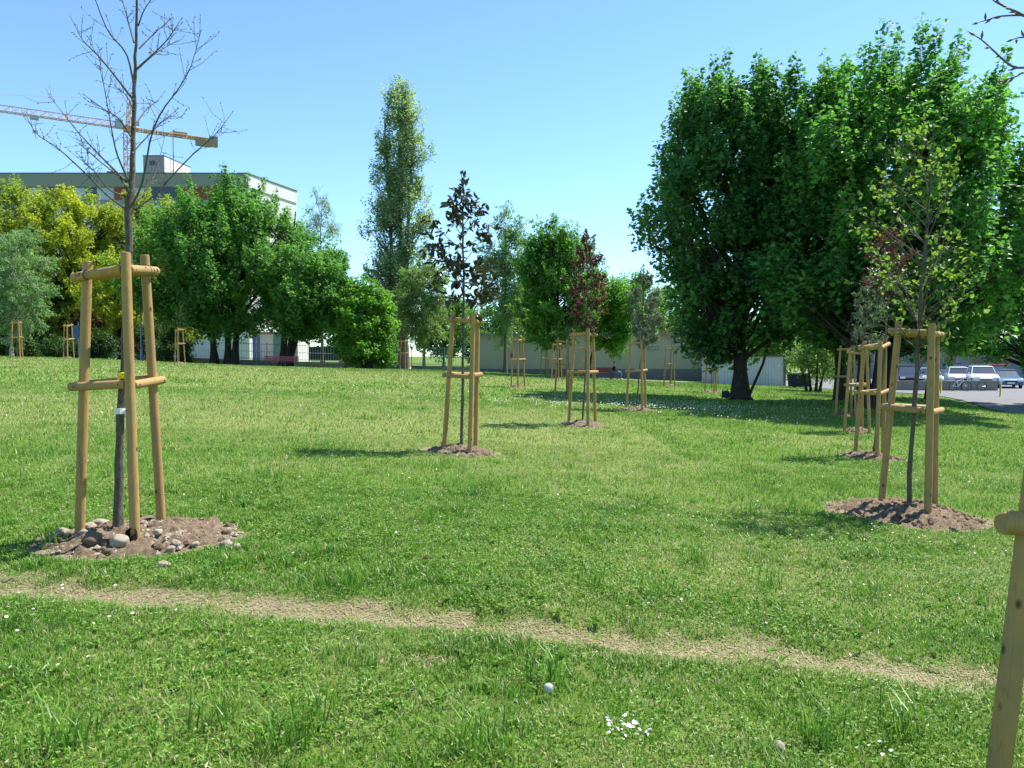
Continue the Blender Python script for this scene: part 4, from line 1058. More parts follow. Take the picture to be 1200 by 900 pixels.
def near_tree():
    """the sapling of the nearest stakes: trunk beyond the frame, a few budded twigs reach in"""
    b = np.array([2.12, 2.88, gz(2.12, 2.88) + .05]); R = np.random.default_rng(9)
    root = thing('young_tree', 'leafless budding young tree whose twig tips reach in at the top right corner', 'young tree', b, 'young staked trees')
    tp, bu = MB(), MB(); Y = 2.85
    trk = smooth_path([b - [0, 0, .15], b + [.02, 0, 1.2], b + [.0, .02, 2.4], b + [.03, 0, 3.4], b + [.02, 0, 4.2]], 30)
    tp.tubes(trk[None], np.linspace(.034, .007, 30)[None], 10)
    at = lambda z: np.array([np.interp(z, trk[:, 2], trk[:, k]) for k in range(3)])
    br = [([(1143, 42), (1152, 48), (1165, 60), (1178, 72), (1190, 79), (1212, 82), (1250, 110)], 1.9, -.12), ([(1148, 26), (1158, 23), (1172, 19), (1200, 18), (1225, 22), (1262, 60)], 2.05, .1), ([(1161, -2), (1168, 3), (1180, 9), (1192, 14), (1202, 19), (1235, 26)], None, 0),
          ([(1188, 46), (1196, 44), (1210, 48), (1250, 80)], 2.0, .05), ([(1176, 94), (1190, 90), (1205, 87), (1240, 118)], 1.85, -.2)]
    for pts, zt, dep in br:
        P = [W(x, y, Y + dep) for x, y in pts][::-1]
        if zt is not None: P = [at(zt + b[2])] + P
        P = smooth_path(P, 18); tp.tubes(P[None], np.linspace(.006, .0017, 18)[None], 6)
        for i in (17, 15, 13, 11, 9, 7):
            if i < 17 and R.random() < .25: continue
            d = norm(P[min(i + 1, 17)] - P[i - 1] + R.normal(0, .02, 3) * (i < 17) ); bl = .030
            bu.tube([P[i], P[i] + d * bl * .45, P[i] + d * bl], [.0014, .0048, .0008], 6, cap=False)
    for i in range(12):
        z = b[2] + 1.9 + i * .17; a = at(z); az = R.uniform(-1.4, 1.4); L = R.uniform(.4, .9)
        e = a + np.array([math.cos(az) * L, math.sin(az) * L, L * .9]); P = bez(a, a + (e - a) * .4, a + (e - a) * .7 + [0, 0, -.03], e, 10)[0]
        tp.tubes(P[None], np.linspace(.008, .002, 10)[None], 6); twigs_on(tp, bu, P, R, 6, .2, Y)
    tp.build('trunk', M['twig'], root, smooth=True); bu.build('buds', M['bud'], root)['kind'] = 'stuff'
near_tree()

# ------------------------------------------------------------------ distant block and crane
def block():
    Y0 = 130.0; zt = float(W(290, 204, Y0)[2])
    A = W(-420, 204, Y0)[:2]; B = W(290, 204, Y0)[:2]; C = np.array([W(347, 224, 143.5)[0], 143.5]); D = np.array([A[0], 143.5])
    b = np.array([B[0], B[1], .8])
    root = thing('apartment_block', 'long flat roofed block with dark window band behind the yellow trees', 'building', b)
    def ring(poly, z0, z1, grow=0.0):
        c = np.mean(poly, 0); P = [np.array(p) + norm(np.array(p) - c) * grow for p in poly]
        n = len(P); v = [[*p, z0] for p in P] + [[*p, z1] for p in P]
        q = [[i, (i + 1) % n, n + (i + 1) % n, n + i] for i in range(n)] + [[0, 3, 2, 1], [4, 5, 6, 7]]
        return MB().add(v, q)
    poly = [A, B, C, D]
    ring(poly, .0, zt - 2.2).build('wall', M['white'], root)
    # parapet along the front and white gable on the side
    MB().box(((A[0] + B[0]) / 2, Y0 - .25, zt - 1.1), (B[0] - A[0], .5, 2.2)).build('parapet', M['parapet'], root)
    d = C - B; L = np.hypot(*d); mid = (B + C) / 2
    MB().box((*mid, zt - 1.1), (L, .4, 2.2), math.atan2(d[1], d[0])).build('side_wall', M['white'], root)
    inner = [A + [0, .6], B + [-.3, .6], C + [-.6, -.2], D]
    ring(inner, zt - 2.0, zt - .3).build('roof', M['concrete'], root)
    MB().box(((A[0] + B[0]) / 2, Y0 - .2, zt + .06), (B[0] - A[0] + .3, .8, .12)).build('roof_edge', M['roofdark'], root)
    MB().box((*mid, zt + .06), (L, .7, .12), math.atan2(d[1], d[0])).build('roof_edge', M['roofdark'], root)
    R = np.random.default_rng(4)
    for fl in range(3):
        ztop = zt - 2.25 - fl * 3.3
        MB().box(((A[0] + B[0]) / 2, Y0 - .06, ztop - 2.45), (B[0] - A[0] - .2, .12, .8)).build('spandrel', M['parapet'] if fl else M['greyconc'], root)
        x = B[0] - 1.0
        while x > A[0] + 52 - fl * 0:
            w = R.uniform(1.7, 2.9); k = R.random()
            mm = 'redpanel' if k < .46 else 'darkwin' if k < .68 else 'bluewin'
            o = MB().box((x - w / 2, Y0 - .05, ztop - 1.02), (w - .12, .10, 2.0)).build('panel' if mm == 'redpanel' else 'window', M[mm], root)
            x -= w
    # stair head on the roof
    P0 = W(168, 204, 136)[:2]; P1 = W(193, 204, 136)[:2]; P2 = np.array([W(223, 204, 144)[0], 144]); P3 = np.array([P0[0] + 3, 144])
    zt2 = float(W(193, 183, 136)[2])
    ring([P0, P1, P2, P3], zt - .4, zt2).build('stair_head', M['white'], root)
    MB().box(((P0[0] + P1[0]) / 2, 135.95, (zt - .3 + zt2) / 2), (P1[0] - P0[0] - .1, .10, zt2 - zt + .2)).build('stair_head_front', M['greyconc'], root)
    MB().box((P0[0] + 1.7, 135.86, zt2 - 1.2), (.9, .08, .7)).build('window', M['darkwin'], root)
    ring([P0, P1, P2, P3], zt2, zt2 + .15, .15).build('stair_head_roof', M['roofdark'], root)
    # small vents and aerial
    MB().box((*W(312, 209, 138)[:2], zt + .35), (.9, .9, .9)).build('vent', M['roofdark'], root)
    p = W(203, 180, 138); MB().tube([[p[0], 138, zt], [p[0], 138, p[2] + 3.6]], .07, 6).build('aerial', M['roofdark'], root)
    p = W(132, 200, 133); MB().box((p[0], 133, zt + .5), (1.6, .8, 1.2)).build('vent', M['roofdark'], root)
block()

def crane():
    Ym = 180.0; z = lambda py, Y: float(W(150, py, Y)[2])
    xm = W(151, 150, Ym)[0]; b = np.array([xm, Ym, 0.0])
    root = thing('tower_crane', 'pale orange lattice tower crane above the flat roofed block', 'crane', b)
    zj = z(152, Ym)
    def lattice(a, c, w, h, n, r, name, mat, tri=False):
        a = np.asarray(a, float); c = np.asarray(c, float); d = norm(c - a); up = np.array([0, 0, 1.0]) if abs(d[2]) < .9 else np.array([1.0, 0, 0])
        s = norm(np.cross(d, up)); u = np.cross(s, d); mb = MB()
        corner = [s * w / 2, -s * w / 2, u * h] if tri else [s * w / 2 + u * h / 2, -s * w / 2 + u * h / 2, -s * w / 2 - u * h / 2, s * w / 2 - u * h / 2]
        for k in corner: mb.tube([a + k, c + k], r, 5)
        m = len(corner)
        for i in range(n):
            p, q = a + (c - a) * i / n, a + (c - a) * (i + 1) / n
            for j in range(m):
                k0, k1 = corner[j], corner[(j + 1) % m]
                e = (k0, k1) if i % 2 else (k1, k0)
                mb.tube([p + e[0], q + e[1]], r * .6, 4); mb.tube([p + k0, p + k1], r * .6, 4)
        return mb.build(name, mat, root)
    lattice((xm, Ym, 0), (xm, Ym, zj - 1.0), 1.7, 1.7, 30, .13, 'mast', M['cranered'])
    dirj = norm(np.array([-21.0, -13.0, 0])); 
    j0 = np.array([xm, Ym, zj + .1]); j1 = j0 + dirj * 58
    lattice(j0 + dirj * 1.2, j1, 1.2, 1.35, 34, .10, 'jib', M['cranered'], True)
    c1 = j0 - dirj * 17
    lattice(j0 - dirj * 1.0 + [0, 0, .1], c1 + [0, 0, .1], 1.3, .5, 10, .12, 'counter_jib', M['craneyel'])
    rz = math.atan2(dirj[1], dirj[0])
    mb = MB(); mb.box(c1 + dirj * .8 + [0, 0, -.6], (3.4, 1.3, 1.9), rz); mb.box(c1 - dirj * 1.6 + [0, 0, -.2], (1.8, 1.2, 2.4), rz); mb.build('counterweight', M['cranegrey'], root)
    MB().box(c1 + dirj * 6.0 + [0, 0, .7], (3.2, .9, .6), rz).build('winch', M['craneyel'], root)
    MB().box(j0 + [0, 0, .0], (2.2, 2.2, 1.2), rz).build('slewing_unit', M['craneyel'], root)
    MB().box(j0 + dirj * .6 + np.array([-.9, -1.3, .7]), (1.5, 1.3, 1.9), rz).build('cab', M['steel'], root)
    MB().box(j0 + np.array([1.8, -.6, 1.2]), (1.6, .9, .9), rz).build('electric_cabinet', M['steel'], root)
    lattice(j0 + [0, 0, .6], j0 + dirj * -.4 + [0, 0, 7.0], .9, .9, 6, .09, 'tower_head', M['cranered'])
    top = j0 + dirj * -.4 + [0, 0, 7.0]
    mb = MB(); mb.tube([top, j0 + dirj * 40 + [0, 0, 1.4]], .035, 4); mb.tube([top, c1 + dirj * 3 + [0, 0, .3]], .035, 4); mb.build('pendant_line', M['cranered'], root)
    t = j0 + dirj * 18.6
    MB().box(t + [0, 0, -.4], (1.6, 1.5, .6), rz).build('trolley', M['steel'], root)
    mb = MB(); mb.tube([t + [.1, 0, -.6], t + [.1, 0, -3.2]], .04, 4); mb.box(t + [.1, 0, -3.4], (1.0, .5, .6), rz); mb.tube([t + [.1, 0, -3.6], t + [.1, 0, -4.6], t + [.35, 0, -4.8]], .09, 5); mb.build('hook_block', M['steel'], root)
crane()

# ------------------------------------------------------------------ fence, walls and low buildings in the back
def fence(x0, x1, Y0, Y1, h, label, m, base=.45, gap=.22, postgap=2.5, name='metal_fence'):
    n = max(2, int(math.hypot(x1 - x0, Y1 - Y0) / postgap)); b = np.array([x0, Y0, gz(x0, Y0)])
    root = thing(name, label, 'fence', b)
    P = [np.array([x0 + (x1 - x0) * i / n, Y0 + (Y1 - Y0) * i / n, 0]) for i in range(n + 1)]
    for p in P: p[2] = gz(p[0], p[1]) + base
    rz = math.atan2(Y1 - Y0, x1 - x0)
    wl = MB(); bars = MB()
    for a, c in zip(P[:-1], P[1:]):
        L = math.hypot(*(c - a)[:2])
        v = []
        for p in (a, c):
            for s in (-.12, .12): v += [[p[0], p[1] + s, p[2] - base - .2], [p[0], p[1] + s, p[2]]]
        wl.add(v, [[0, 4, 5, 1], [2, 3, 7, 6], [1, 5, 7, 3], [0, 1, 3, 2], [4, 6, 7, 5]])
        k = int(L / gap)
        for i in range(1, k):
            p = a + (c - a) * i / k; bars.box(p + [0, 0, h / 2], (.022, .022, h - .1), rz)
        for z in (.15, h * .5, h - .1): bars.tube([a + [0, 0, z], c + [0, 0, z]], .02, 4)
    wl.build('low_wall', M['concrete'], root); bars.build('bar_panel', M[m], root)
    for p in P: MB().box(p + [0, 0, h / 2], (.07, .07, h + .06), rz).build('post', M[m], root)
fence(-32, -9.2, 69, 68, 1.55, 'green bar fence on a low wall behind the trees on the left', 'steel', .5)
fence(-8.9, -3.0, 67.9, 67.5, 1.7, 'green mesh fence right of the pale trunked birch', 'greensteel', .35, .14)

def low_buildings():
    # long beige wall building behind the middle stakes
    Y = 69.0; x0 = -3.2; x1 = W(822, 430, Y)[0]
    b = np.array([x0, Y, gz(x0, Y)])
    root = thing('beige_building', 'long low beige building with a grey plinth behind the middle stakes', 'building', b)
    zt = 3.4
    MB().box(((x0 + x1) / 2, Y + 3, (zt - 1.4) / 2), (x1 - x0, 6, zt + 1.4)).build('wall', M['plaster'], root)
    MB().box(((x0 + x1) / 2, Y - .03, -.25), (x1 - x0, .1, 1.3)).build('plinth', M['plinth'], root)
    MB().box(((x0 + x1) / 2, Y + 3, zt + .1), (x1 - x0 + .5, 6.6, .2)).build('roof', M['concrete'], root)
    cu = bpy.data.curves.new('wall_lettering', 'FONT'); cu.body = 'ECO'; cu.size = .52; cu.extrude = .006; cu.materials.append(M['roofdark'])
    tmp = bpy.data.objects.new('wall_lettering_outline', cu); COL.objects.link(tmp); bpy.context.view_layer.update()
    me_ = bpy.data.meshes.new_from_object(tmp.evaluated_get(bpy.context.evaluated_depsgraph_get())); bpy.data.objects.remove(tmp)
    lo = bpy.data.objects.new('wall_lettering', me_); COL.objects.link(lo); lo.parent = root
    q = W(758.5, 410.5, Y); lo.location = (q[0] - b[0], -.012, q[2] - b[2]); lo.rotation_euler = (PI / 2, 0, 0)
    # porch with yellow door
    xd = x1
    MB().box((xd + .14, Y - .9, (zt - 1.4) / 2), (.28, 1.9, zt + 1.4)).build('porch_wall', M['white'], root)
    dr = MB().box((xd + .95, Y + .6, .35), (1.1, .08, 2.1)).build('door', M['yellowdoor'], root)
    for dx in (.68, 1.22): MB().box((xd + dx, Y + .545, .45), (.34, .03, 1.5)).build('door_panel', M['plinth'] if dx > 1 else M['yellowdoor'], dr)
    MB().box((xd + 1.9, Y + 3, (zt - 1.4) / 2), (3.2, 4.6, zt + 1.4)).build('wall', M['plinth'], root)
    MB().box((xd + 2.35, Y - .2, (zt - 1.4) / 2), (.25, 1.4, zt + 1.4)).build('porch_wall', M['white'], root)
    # pale shed
    Y = 58.5; xa, xb = W(842, 430, Y)[0], W(918, 430, Y)[0]; zb = gz((xa + xb) / 2, Y)
    root = thing('pale_shed', 'low pale grey shed with vertical boards behind the large maple trunk', 'shed', (xa, Y, zb))
    MB().box(((xa + xb) / 2, Y + 2.5, zb + 1.0), (xb - xa, 5, 2.3)).build('wall', M['lilac'], root)
    bd = MB()
    for i in range(22): bd.box((xa + (xb - xa) * (i + .5) / 22, Y - .015, zb + 1.0), ((xb - xa) / 22 - .03, .03, 2.2))
    bd.build('boarding', M['lilac'], root)
    MB().box(((xa + xb) / 2, Y + 2.5, zb + 2.22), (xb - xa + .3, 5.3, .12)).build('roof', M['roofdark'], root)
    MB().box((xb + .08, Y - .06, zb + 1.05), (.14, .14, 2.3)).build('corner_post', M['roofdark'], root)
    # white house behind the left fence
    Y = 92.0; xa, xb = W(296, 410, Y)[0], W(349, 410, Y)[0]; zb = gz(xa, Y)
    root = thing('white_building', 'white single storey building with a blue pillar behind the left fence', 'building', (xa, Y, zb))
    MB().box(((xa + xb) / 2, Y + 3, zb + 1.7), (xb - xa, 6, 3.4)).build('wall', M['white'], root)
    MB().box(((xa + xb) / 2, Y + 3, zb + 3.5), (xb - xa + .6, 6.6, .2)).build('roof', M['roofdark'], root)
    for px in (298, 303): MB().box((W(px, 410, Y)[0], Y - .1, zb + 1.6), (.28, .2, 3.2)).build('pillar', M['bluesign'], root)
    MB().box((W(325, 410, Y)[0], Y - .05, zb + 1.6), (.9, .1, 3.2)).build('door', M['greensteel'], root)
    # orange hoarding pieces beyond the bushy tree
    for px0, px1, lab in ((397, 422, 'orange cladded hut left of the bushy green tree'), (440, 472, 'orange cladded hut right of the bushy green tree')):
        Y = 82.0; xa, xb = W(px0, 410, Y)[0], W(px1, 410, Y)[0]; zb = gz((xa + xb) / 2, Y)
        root = thing('orange_hut', lab, 'hut', (xa, Y, zb), 'orange huts beyond the fence')
        MB().box(((xa + xb) / 2, Y + 1.2, zb + .95), (xb - xa, 2.4, 1.9)).build('wall', M['orange'], root)
        MB().box(((xa + xb) / 2, Y + 1.2, zb + 1.95), (xb - xa + .2, 2.6, .1)).build('roof', M['roofdark'], root)
        for k in range(4): MB().box((xa + (xb - xa) * (k + .5) / 4, Y - .02, zb + .95), (.06, .04, 1.85)).build('batten', M['cranegrey'], root)
    # dark green screen on the fence
    Y = 71.5; xa, xb = W(362, 410, Y)[0], W(398, 410, Y)[0]; zb = gz((xa + xb) / 2, Y)
    root = thing('garden_screen', 'dark green screen panel beyond the fence under the leaning tree', 'screen', (xa, Y, zb))
    MB().box(((xa + xb) / 2, Y, zb + 1.25), (xb - xa, .06, 1.3)).build('panel', M['darkgreen'], root)
    for i in range(3): MB().box((xa + (xb - xa) * i / 2, Y + .06, zb + .95), (.08, .06, 2.0)).build('post', M['roofdark'], root)
    # grey building behind the car park
    Y = 88.0; xa, xb = W(1000, 430, Y)[0], W(1290, 430, Y)[0]; zb = -1.0
    root = thing('grey_building', 'long grey low building behind the parked cars', 'building', (xa, Y, zb))
    MB().box(((xa + xb) / 2, Y + 4, zb + 2.2), (xb - xa, 8, 4.4)).build('wall', M['greyconc'], root)
    MB().box(((xa + xb) / 2, Y + 4, zb + 4.5), (xb - xa + .6, 8.6, .25)).build('roof', M['roofdark'], root)
    for i in range(9):
        x = xa + (xb - xa) * (i + .5) / 9
        f = MB().box((x, Y - .04, zb + 2.3), (1.6, .08, 1.4)).build('window', M['steel'], root)
        MB().box((x, Y - .095, zb + 2.3), (1.4, .03, 1.2)).build('pane', M['darkwin'], f)
low_buildings()

# low car park wall
def lot_wall():
    Y = 56.5; xa, xb = W(1040, 450, Y)[0], W(1168, 450, Y)[0]; b = np.array([xa, Y, gz(xa, Y)])
    root = thing('low_wall', 'low grey concrete wall in front of the parked cars', 'wall', b)
    n = 8; seg = (xb - xa) / n
    m = MB()
    for i in range(n): m.box((xa + seg * (i + .5), Y, gz(xa + seg * (i + .5), Y) + .30), (seg - .02, .3, .75))
    m.build('wall_block', M['concrete'], root)
    MB().box(((xa + xb) / 2, Y, gz((xa + xb) / 2, Y) + .70), (xb - xa + .1, .38, .07)).build('coping', M['concrete'], root)
lot_wall()

# ------------------------------------------------------------------ cars
def car(label, px, Y, rz, col, H=1.5, L=4.2, Wd=1.75, suv=False, seed=0):
    x = (px - 600) / FPX * Y; z = gz(x, Y) + .035
    rz = math.atan2(-Y, -x) + rz
    root = thing('parked_car', label, 'car', (x, Y, z), 'cars in the car park', rz)
    h = H; bl = .92 * h / 1.5 if not suv else 1.02 * h / 1.6     # bonnet and belt heights; +x is forward
    l = L / 2; w = Wd / 2
    # body: side profile lofted across the width with tumblehome
    prof_ = [(-l, .32), (-l * 1.0, bl * .9), (-l * .93, bl * 1.0), (l * .42, bl), (l * .88, bl * .84), (l * .985, bl * .68), (l, .45), (l * .97, .24), (-l * .97, .24)]
    m = MB(); ws = [(-w, .94), (-w * .93, 1.0), (w * .93, 1.0), (w, .94)]
    V = []; n = len(prof_)
    for y, s in ws:
        for (px_, pz) in prof_: V.append([px_ * (1 if s == 1 else .985), y, .24 + (pz - .24) * (s if pz > .5 else 1)])
    q = [[k * n + i, k * n + (i + 1) % n, (k + 1) * n + (i + 1) % n, (k + 1) * n + i] for k in range(3) for i in range(n)]
    t = []
    for k in (0, 3):
        c = len(V); V.append([0, ws[k][0], bl * .6]); t += [[k * n + i, k * n + (i + 1) % n, c] for i in range(n)]
    m.add(V, q, t)
    body = m.build('body', col, root, world=False, smooth=False)
    bv = body.modifiers.new('bevel', 'BEVEL'); bv.width = .05; bv.segments = 2; bv.limit_method = 'ANGLE'
    # cabin: glass house with a painted roof
    rb, rf = (-l * .96, l * .40); tb, tf = (-l * (.80 if not suv else .90), l * .06)
    zr = h
    V = []
    for (xx, zz, ww) in ((rb, bl * .98, w * .93), (rf, bl * .98, w * .93), (tf, zr - .06, w * .74), (tb, zr - .06, w * .74)): V += [[xx, -ww, zz], [xx, ww, zz]]
    gl = MB().add(V, [[0, 2, 4, 6], [1, 7, 5, 3], [2, 3, 5, 4], [6, 7, 1, 0], [4, 5, 7, 6]])
    gl.build('glazing', M['glass'], root, world=False)
    rf_ = MB(); rf_.box(((tb + tf) / 2, 0, zr - .03), (tf - tb + .12, w * 1.52, .07), taper=.93)
    for yy in (-1, 1):
        for (x0, x1) in ((rf, tf), (rb, tb), ((rf + rb) / 2 - .1, (tf + tb) / 2 - .1)):
            rf_.tube([[x0, yy * w * .935, bl * .97], [x1, yy * w * .75, zr - .05]], .035, 5)
    rf_.build('roof', col, root, world=False)
    for sx in (-.62, .64):
        for sy in (-1, 1):
            a = np.array([sx * l, sy * (w - .11), .31])
            wh = MB().tube([a + [0, -.10, 0], a + [0, -.08, 0], a + [0, .08, 0], a + [0, .10, 0]], [.27, .31, .31, .27], 18).build('wheel', M['tyre'], root, world=False, smooth=True)
            MB().tube([a + [0, sy * .095, 0], a + [0, sy * .115, 0]], [.2, .17], 14).build('rim', M['rim'], wh, world=False)
    for sy in (-1, 1):
        MB().box((l * .955, sy * w * .72, bl * .70), (.16, .38, .17)).build('headlight', M['lamp'], root, world=False)
        MB().box((rf - .25, sy * (w + .08), bl + .06), (.12, .16, .13)).build('mirror', col, root, world=False)
    MB().box((l * 1.0, 0, bl * .56), (.06, w * .9, .14)).build('grille', M['black'], root, world=False)
    MB().box((l * 1.005, 0, .42), (.05, .5, .12)).build('number_plate', M['plate'], root, world=False)
fr = math.radians(6)
car('dark blue tall estate car at the left end of the parked row', 1065, 64, fr, paint('car_navy', (.02, .025, .05)), 1.8, 4.5, 1.85, True)
car('silver blue hatchback parked next to the dark tall car', 1089, 65, fr, paint('car_silver', (.32, .37, .44)), 1.55)
car('black and grey saloon parked behind the light green sapling stakes', 1108, 70, fr, paint('car_black', (.035, .035, .04)), 1.5)
car('white compact car with bicycles before it', 1123, 66, fr, paint('car_white', (.75, .76, .77)), 1.6, 4.0, 1.75, True)
car('larger white off road car near the right end of the row', 1151, 63, math.radians(8), paint('car_white_b', (.80, .80, .79)), 1.72, 4.4, 1.85, True)
car('blue saloon at the right end of the parked row', 1179, 62, math.radians(9), paint('car_blue', (.05, .13, .26)), 1.45, 4.4)
car('red car mostly hidden behind the blue saloon', 1170, 76, fr, paint('car_red', (.35, .03, .03)), 1.7)
car('dark small car half hidden between the two white cars', 1139, 74, fr, paint('car_grey', (.06, .07, .09)), 1.6)
car('dark off road car behind the black and grey saloon', 1117, 80, fr, paint('car_dark', (.025, .025, .03)), 1.85, 4.4, 1.85, True)

# bicycles by the wall
def bicycle(label, px, Y, rz, col):
    x = (px - 600) / FPX * Y; z = gz(x, Y) + .035
    root = thing('bicycle', label, 'bicycle', (x, Y, z), 'bicycles by the low wall', rz)
    a = np.linspace(0, 2 * PI, 25)
    for sx in (-.52, .52):
        w = MB().tube(np.stack([sx + np.cos(a) * .33, 0 * a, .35 + np.sin(a) * .33], 1), .022, 6).build('wheel', M['tyre'], root, world=False)
        s = MB()
        for k in range(12): s.tube([[sx, 0, .35], [sx + math.cos(k * PI / 6) * .31, 0, .35 + math.sin(k * PI / 6) * .31]], .004, 3)
        s.build('spokes', M['rim'], w, world=False)
    f = MB()
    for p, q in (((-.52, 0, .35), (-.05, 0, .33)), ((-.05, 0, .33), (-.2, 0, .85)), ((-.52, 0, .35), (-.17, 0, .75)), ((-.17, 0, .75), (.36, 0, .82)), ((-.05, 0, .33), (.38, 0, .72)), ((.34, 0, .95), (.52, 0, .35))): f.tube([p, q], .022, 6)
    f.build('frame', col, root, world=False)
    MB().box((-.21, 0, .89), (.26, .15, .06), taper=.8).build('saddle', M['black'], root, world=False)
    MB().tube([[.30, -.28, .99], [.36, -.2, 1.0], [.35, 0, .97], [.36, .2, 1.0], [.30, .28, .99]], .016, 6).build('handlebar', M['black'], root, world=False)
bicycle('white bicycle leaning by the low wall before the compact white car', 1124, 55.4, .25, paint('bike_white', (.7, .7, .7)))
bicycle('dark framed bicycle by the low wall before the larger white car', 1142, 55.2, -.1, paint('bike_dark', (.15, .16, .2)))

# yellow bollards beside the road
for px, Y, lab in ((1103, 51.0, 'yellow post beside the road behind the light green sapling stakes'), (1173, 47.5, 'yellow post beside the road near the nearest right stake post')):
    p = on(px, Y); root = thing('bollard', lab, 'bollard', p, 'yellow posts along the road')
    MB().tube([p + [0, 0, -.2], p + [0, 0, .95], p + [0, 0, 1.0]], [.06, .06, .045], 10).build('post', M['yellowpaint'], root, smooth=True)
    MB().tube([p + [0, 0, .84], p + [0, 0, .90]], [.063, .063], 10).build('reflective_band', M['whitetape'], root)

# ------------------------------------------------------------------ benches, person, bag, sign, lamps, bin
def bench(label, px, Y, rz, m, L=1.6, group=None, back=True):
    p = on(px, Y); root = thing('bench', label, 'bench', p, group, rz)
    s = MB(); 
    for i in range(4): s.box((0, -.18 + i * .12, .45), (L, .10, .04))
    s.build('seat', M[m], root, world=False)
    if back:
        s = MB()
        for i in range(3): s.box((0, .27 + i * .02, .58 + i * .13), (L, .035, .10))
        s.build('backrest', M[m], root, world=False)
    for sx in (-1, 1):
        l = MB(); l.box((sx * (L / 2 - .18), -.17, .215), (.06, .06, .43)); l.box((sx * (L / 2 - .18), .22, .215), (.06, .06, .43)); l.box((sx * (L / 2 - .18), .03, .41), (.05, .45, .04))
        if back: l.tube([[sx * (L / 2 - .18), .22, .4], [sx * (L / 2 - .18), .36, .92]], .025, 5)
        l.build('leg', M['plinth'], root, world=False)
bench('faded pink bench left of the leaning trunk', 323, 60.5, math.radians(172), 'pink', 1.5, 'pink park benches')
bench('faded pink bench right of the leaning trunk', 341, 60.0, math.radians(195), 'pink', 1.2, 'pink park benches')
bench('dark red bench before the beige wall beside the seated person', 706, 59.5, math.radians(0), 'red', 1.6)
bench('dark bench seen end on that the person sits on', 720.5, 59.0, math.radians(90), 'plinth', 1.2)

def skin_mesh(name, nodes, edges, m, parent, sub=2):
    me = bpy.data.meshes.new(name); me.from_pydata([n[0] for n in nodes], edges, []); me.update()
    o = bpy.data.objects.new(name, me); COL.objects.link(o); o.parent = parent
    o.modifiers.new('skin', 'SKIN').use_smooth_shade = True
    if not me.skin_vertices: me.skin_vertices.new() if hasattr(me.skin_vertices, 'new') else None
    for v, n in zip(me.skin_vertices[0].data, nodes):
        r = n[1]; v.radius = (r, r) if not isinstance(r, tuple) else r
    me.skin_vertices[0].data[0].use_root = True
    sd = o.modifiers.new('subdiv', 'SUBSURF'); sd.levels = sub; sd.render_levels = sub
    me.materials.append(m)
    return o

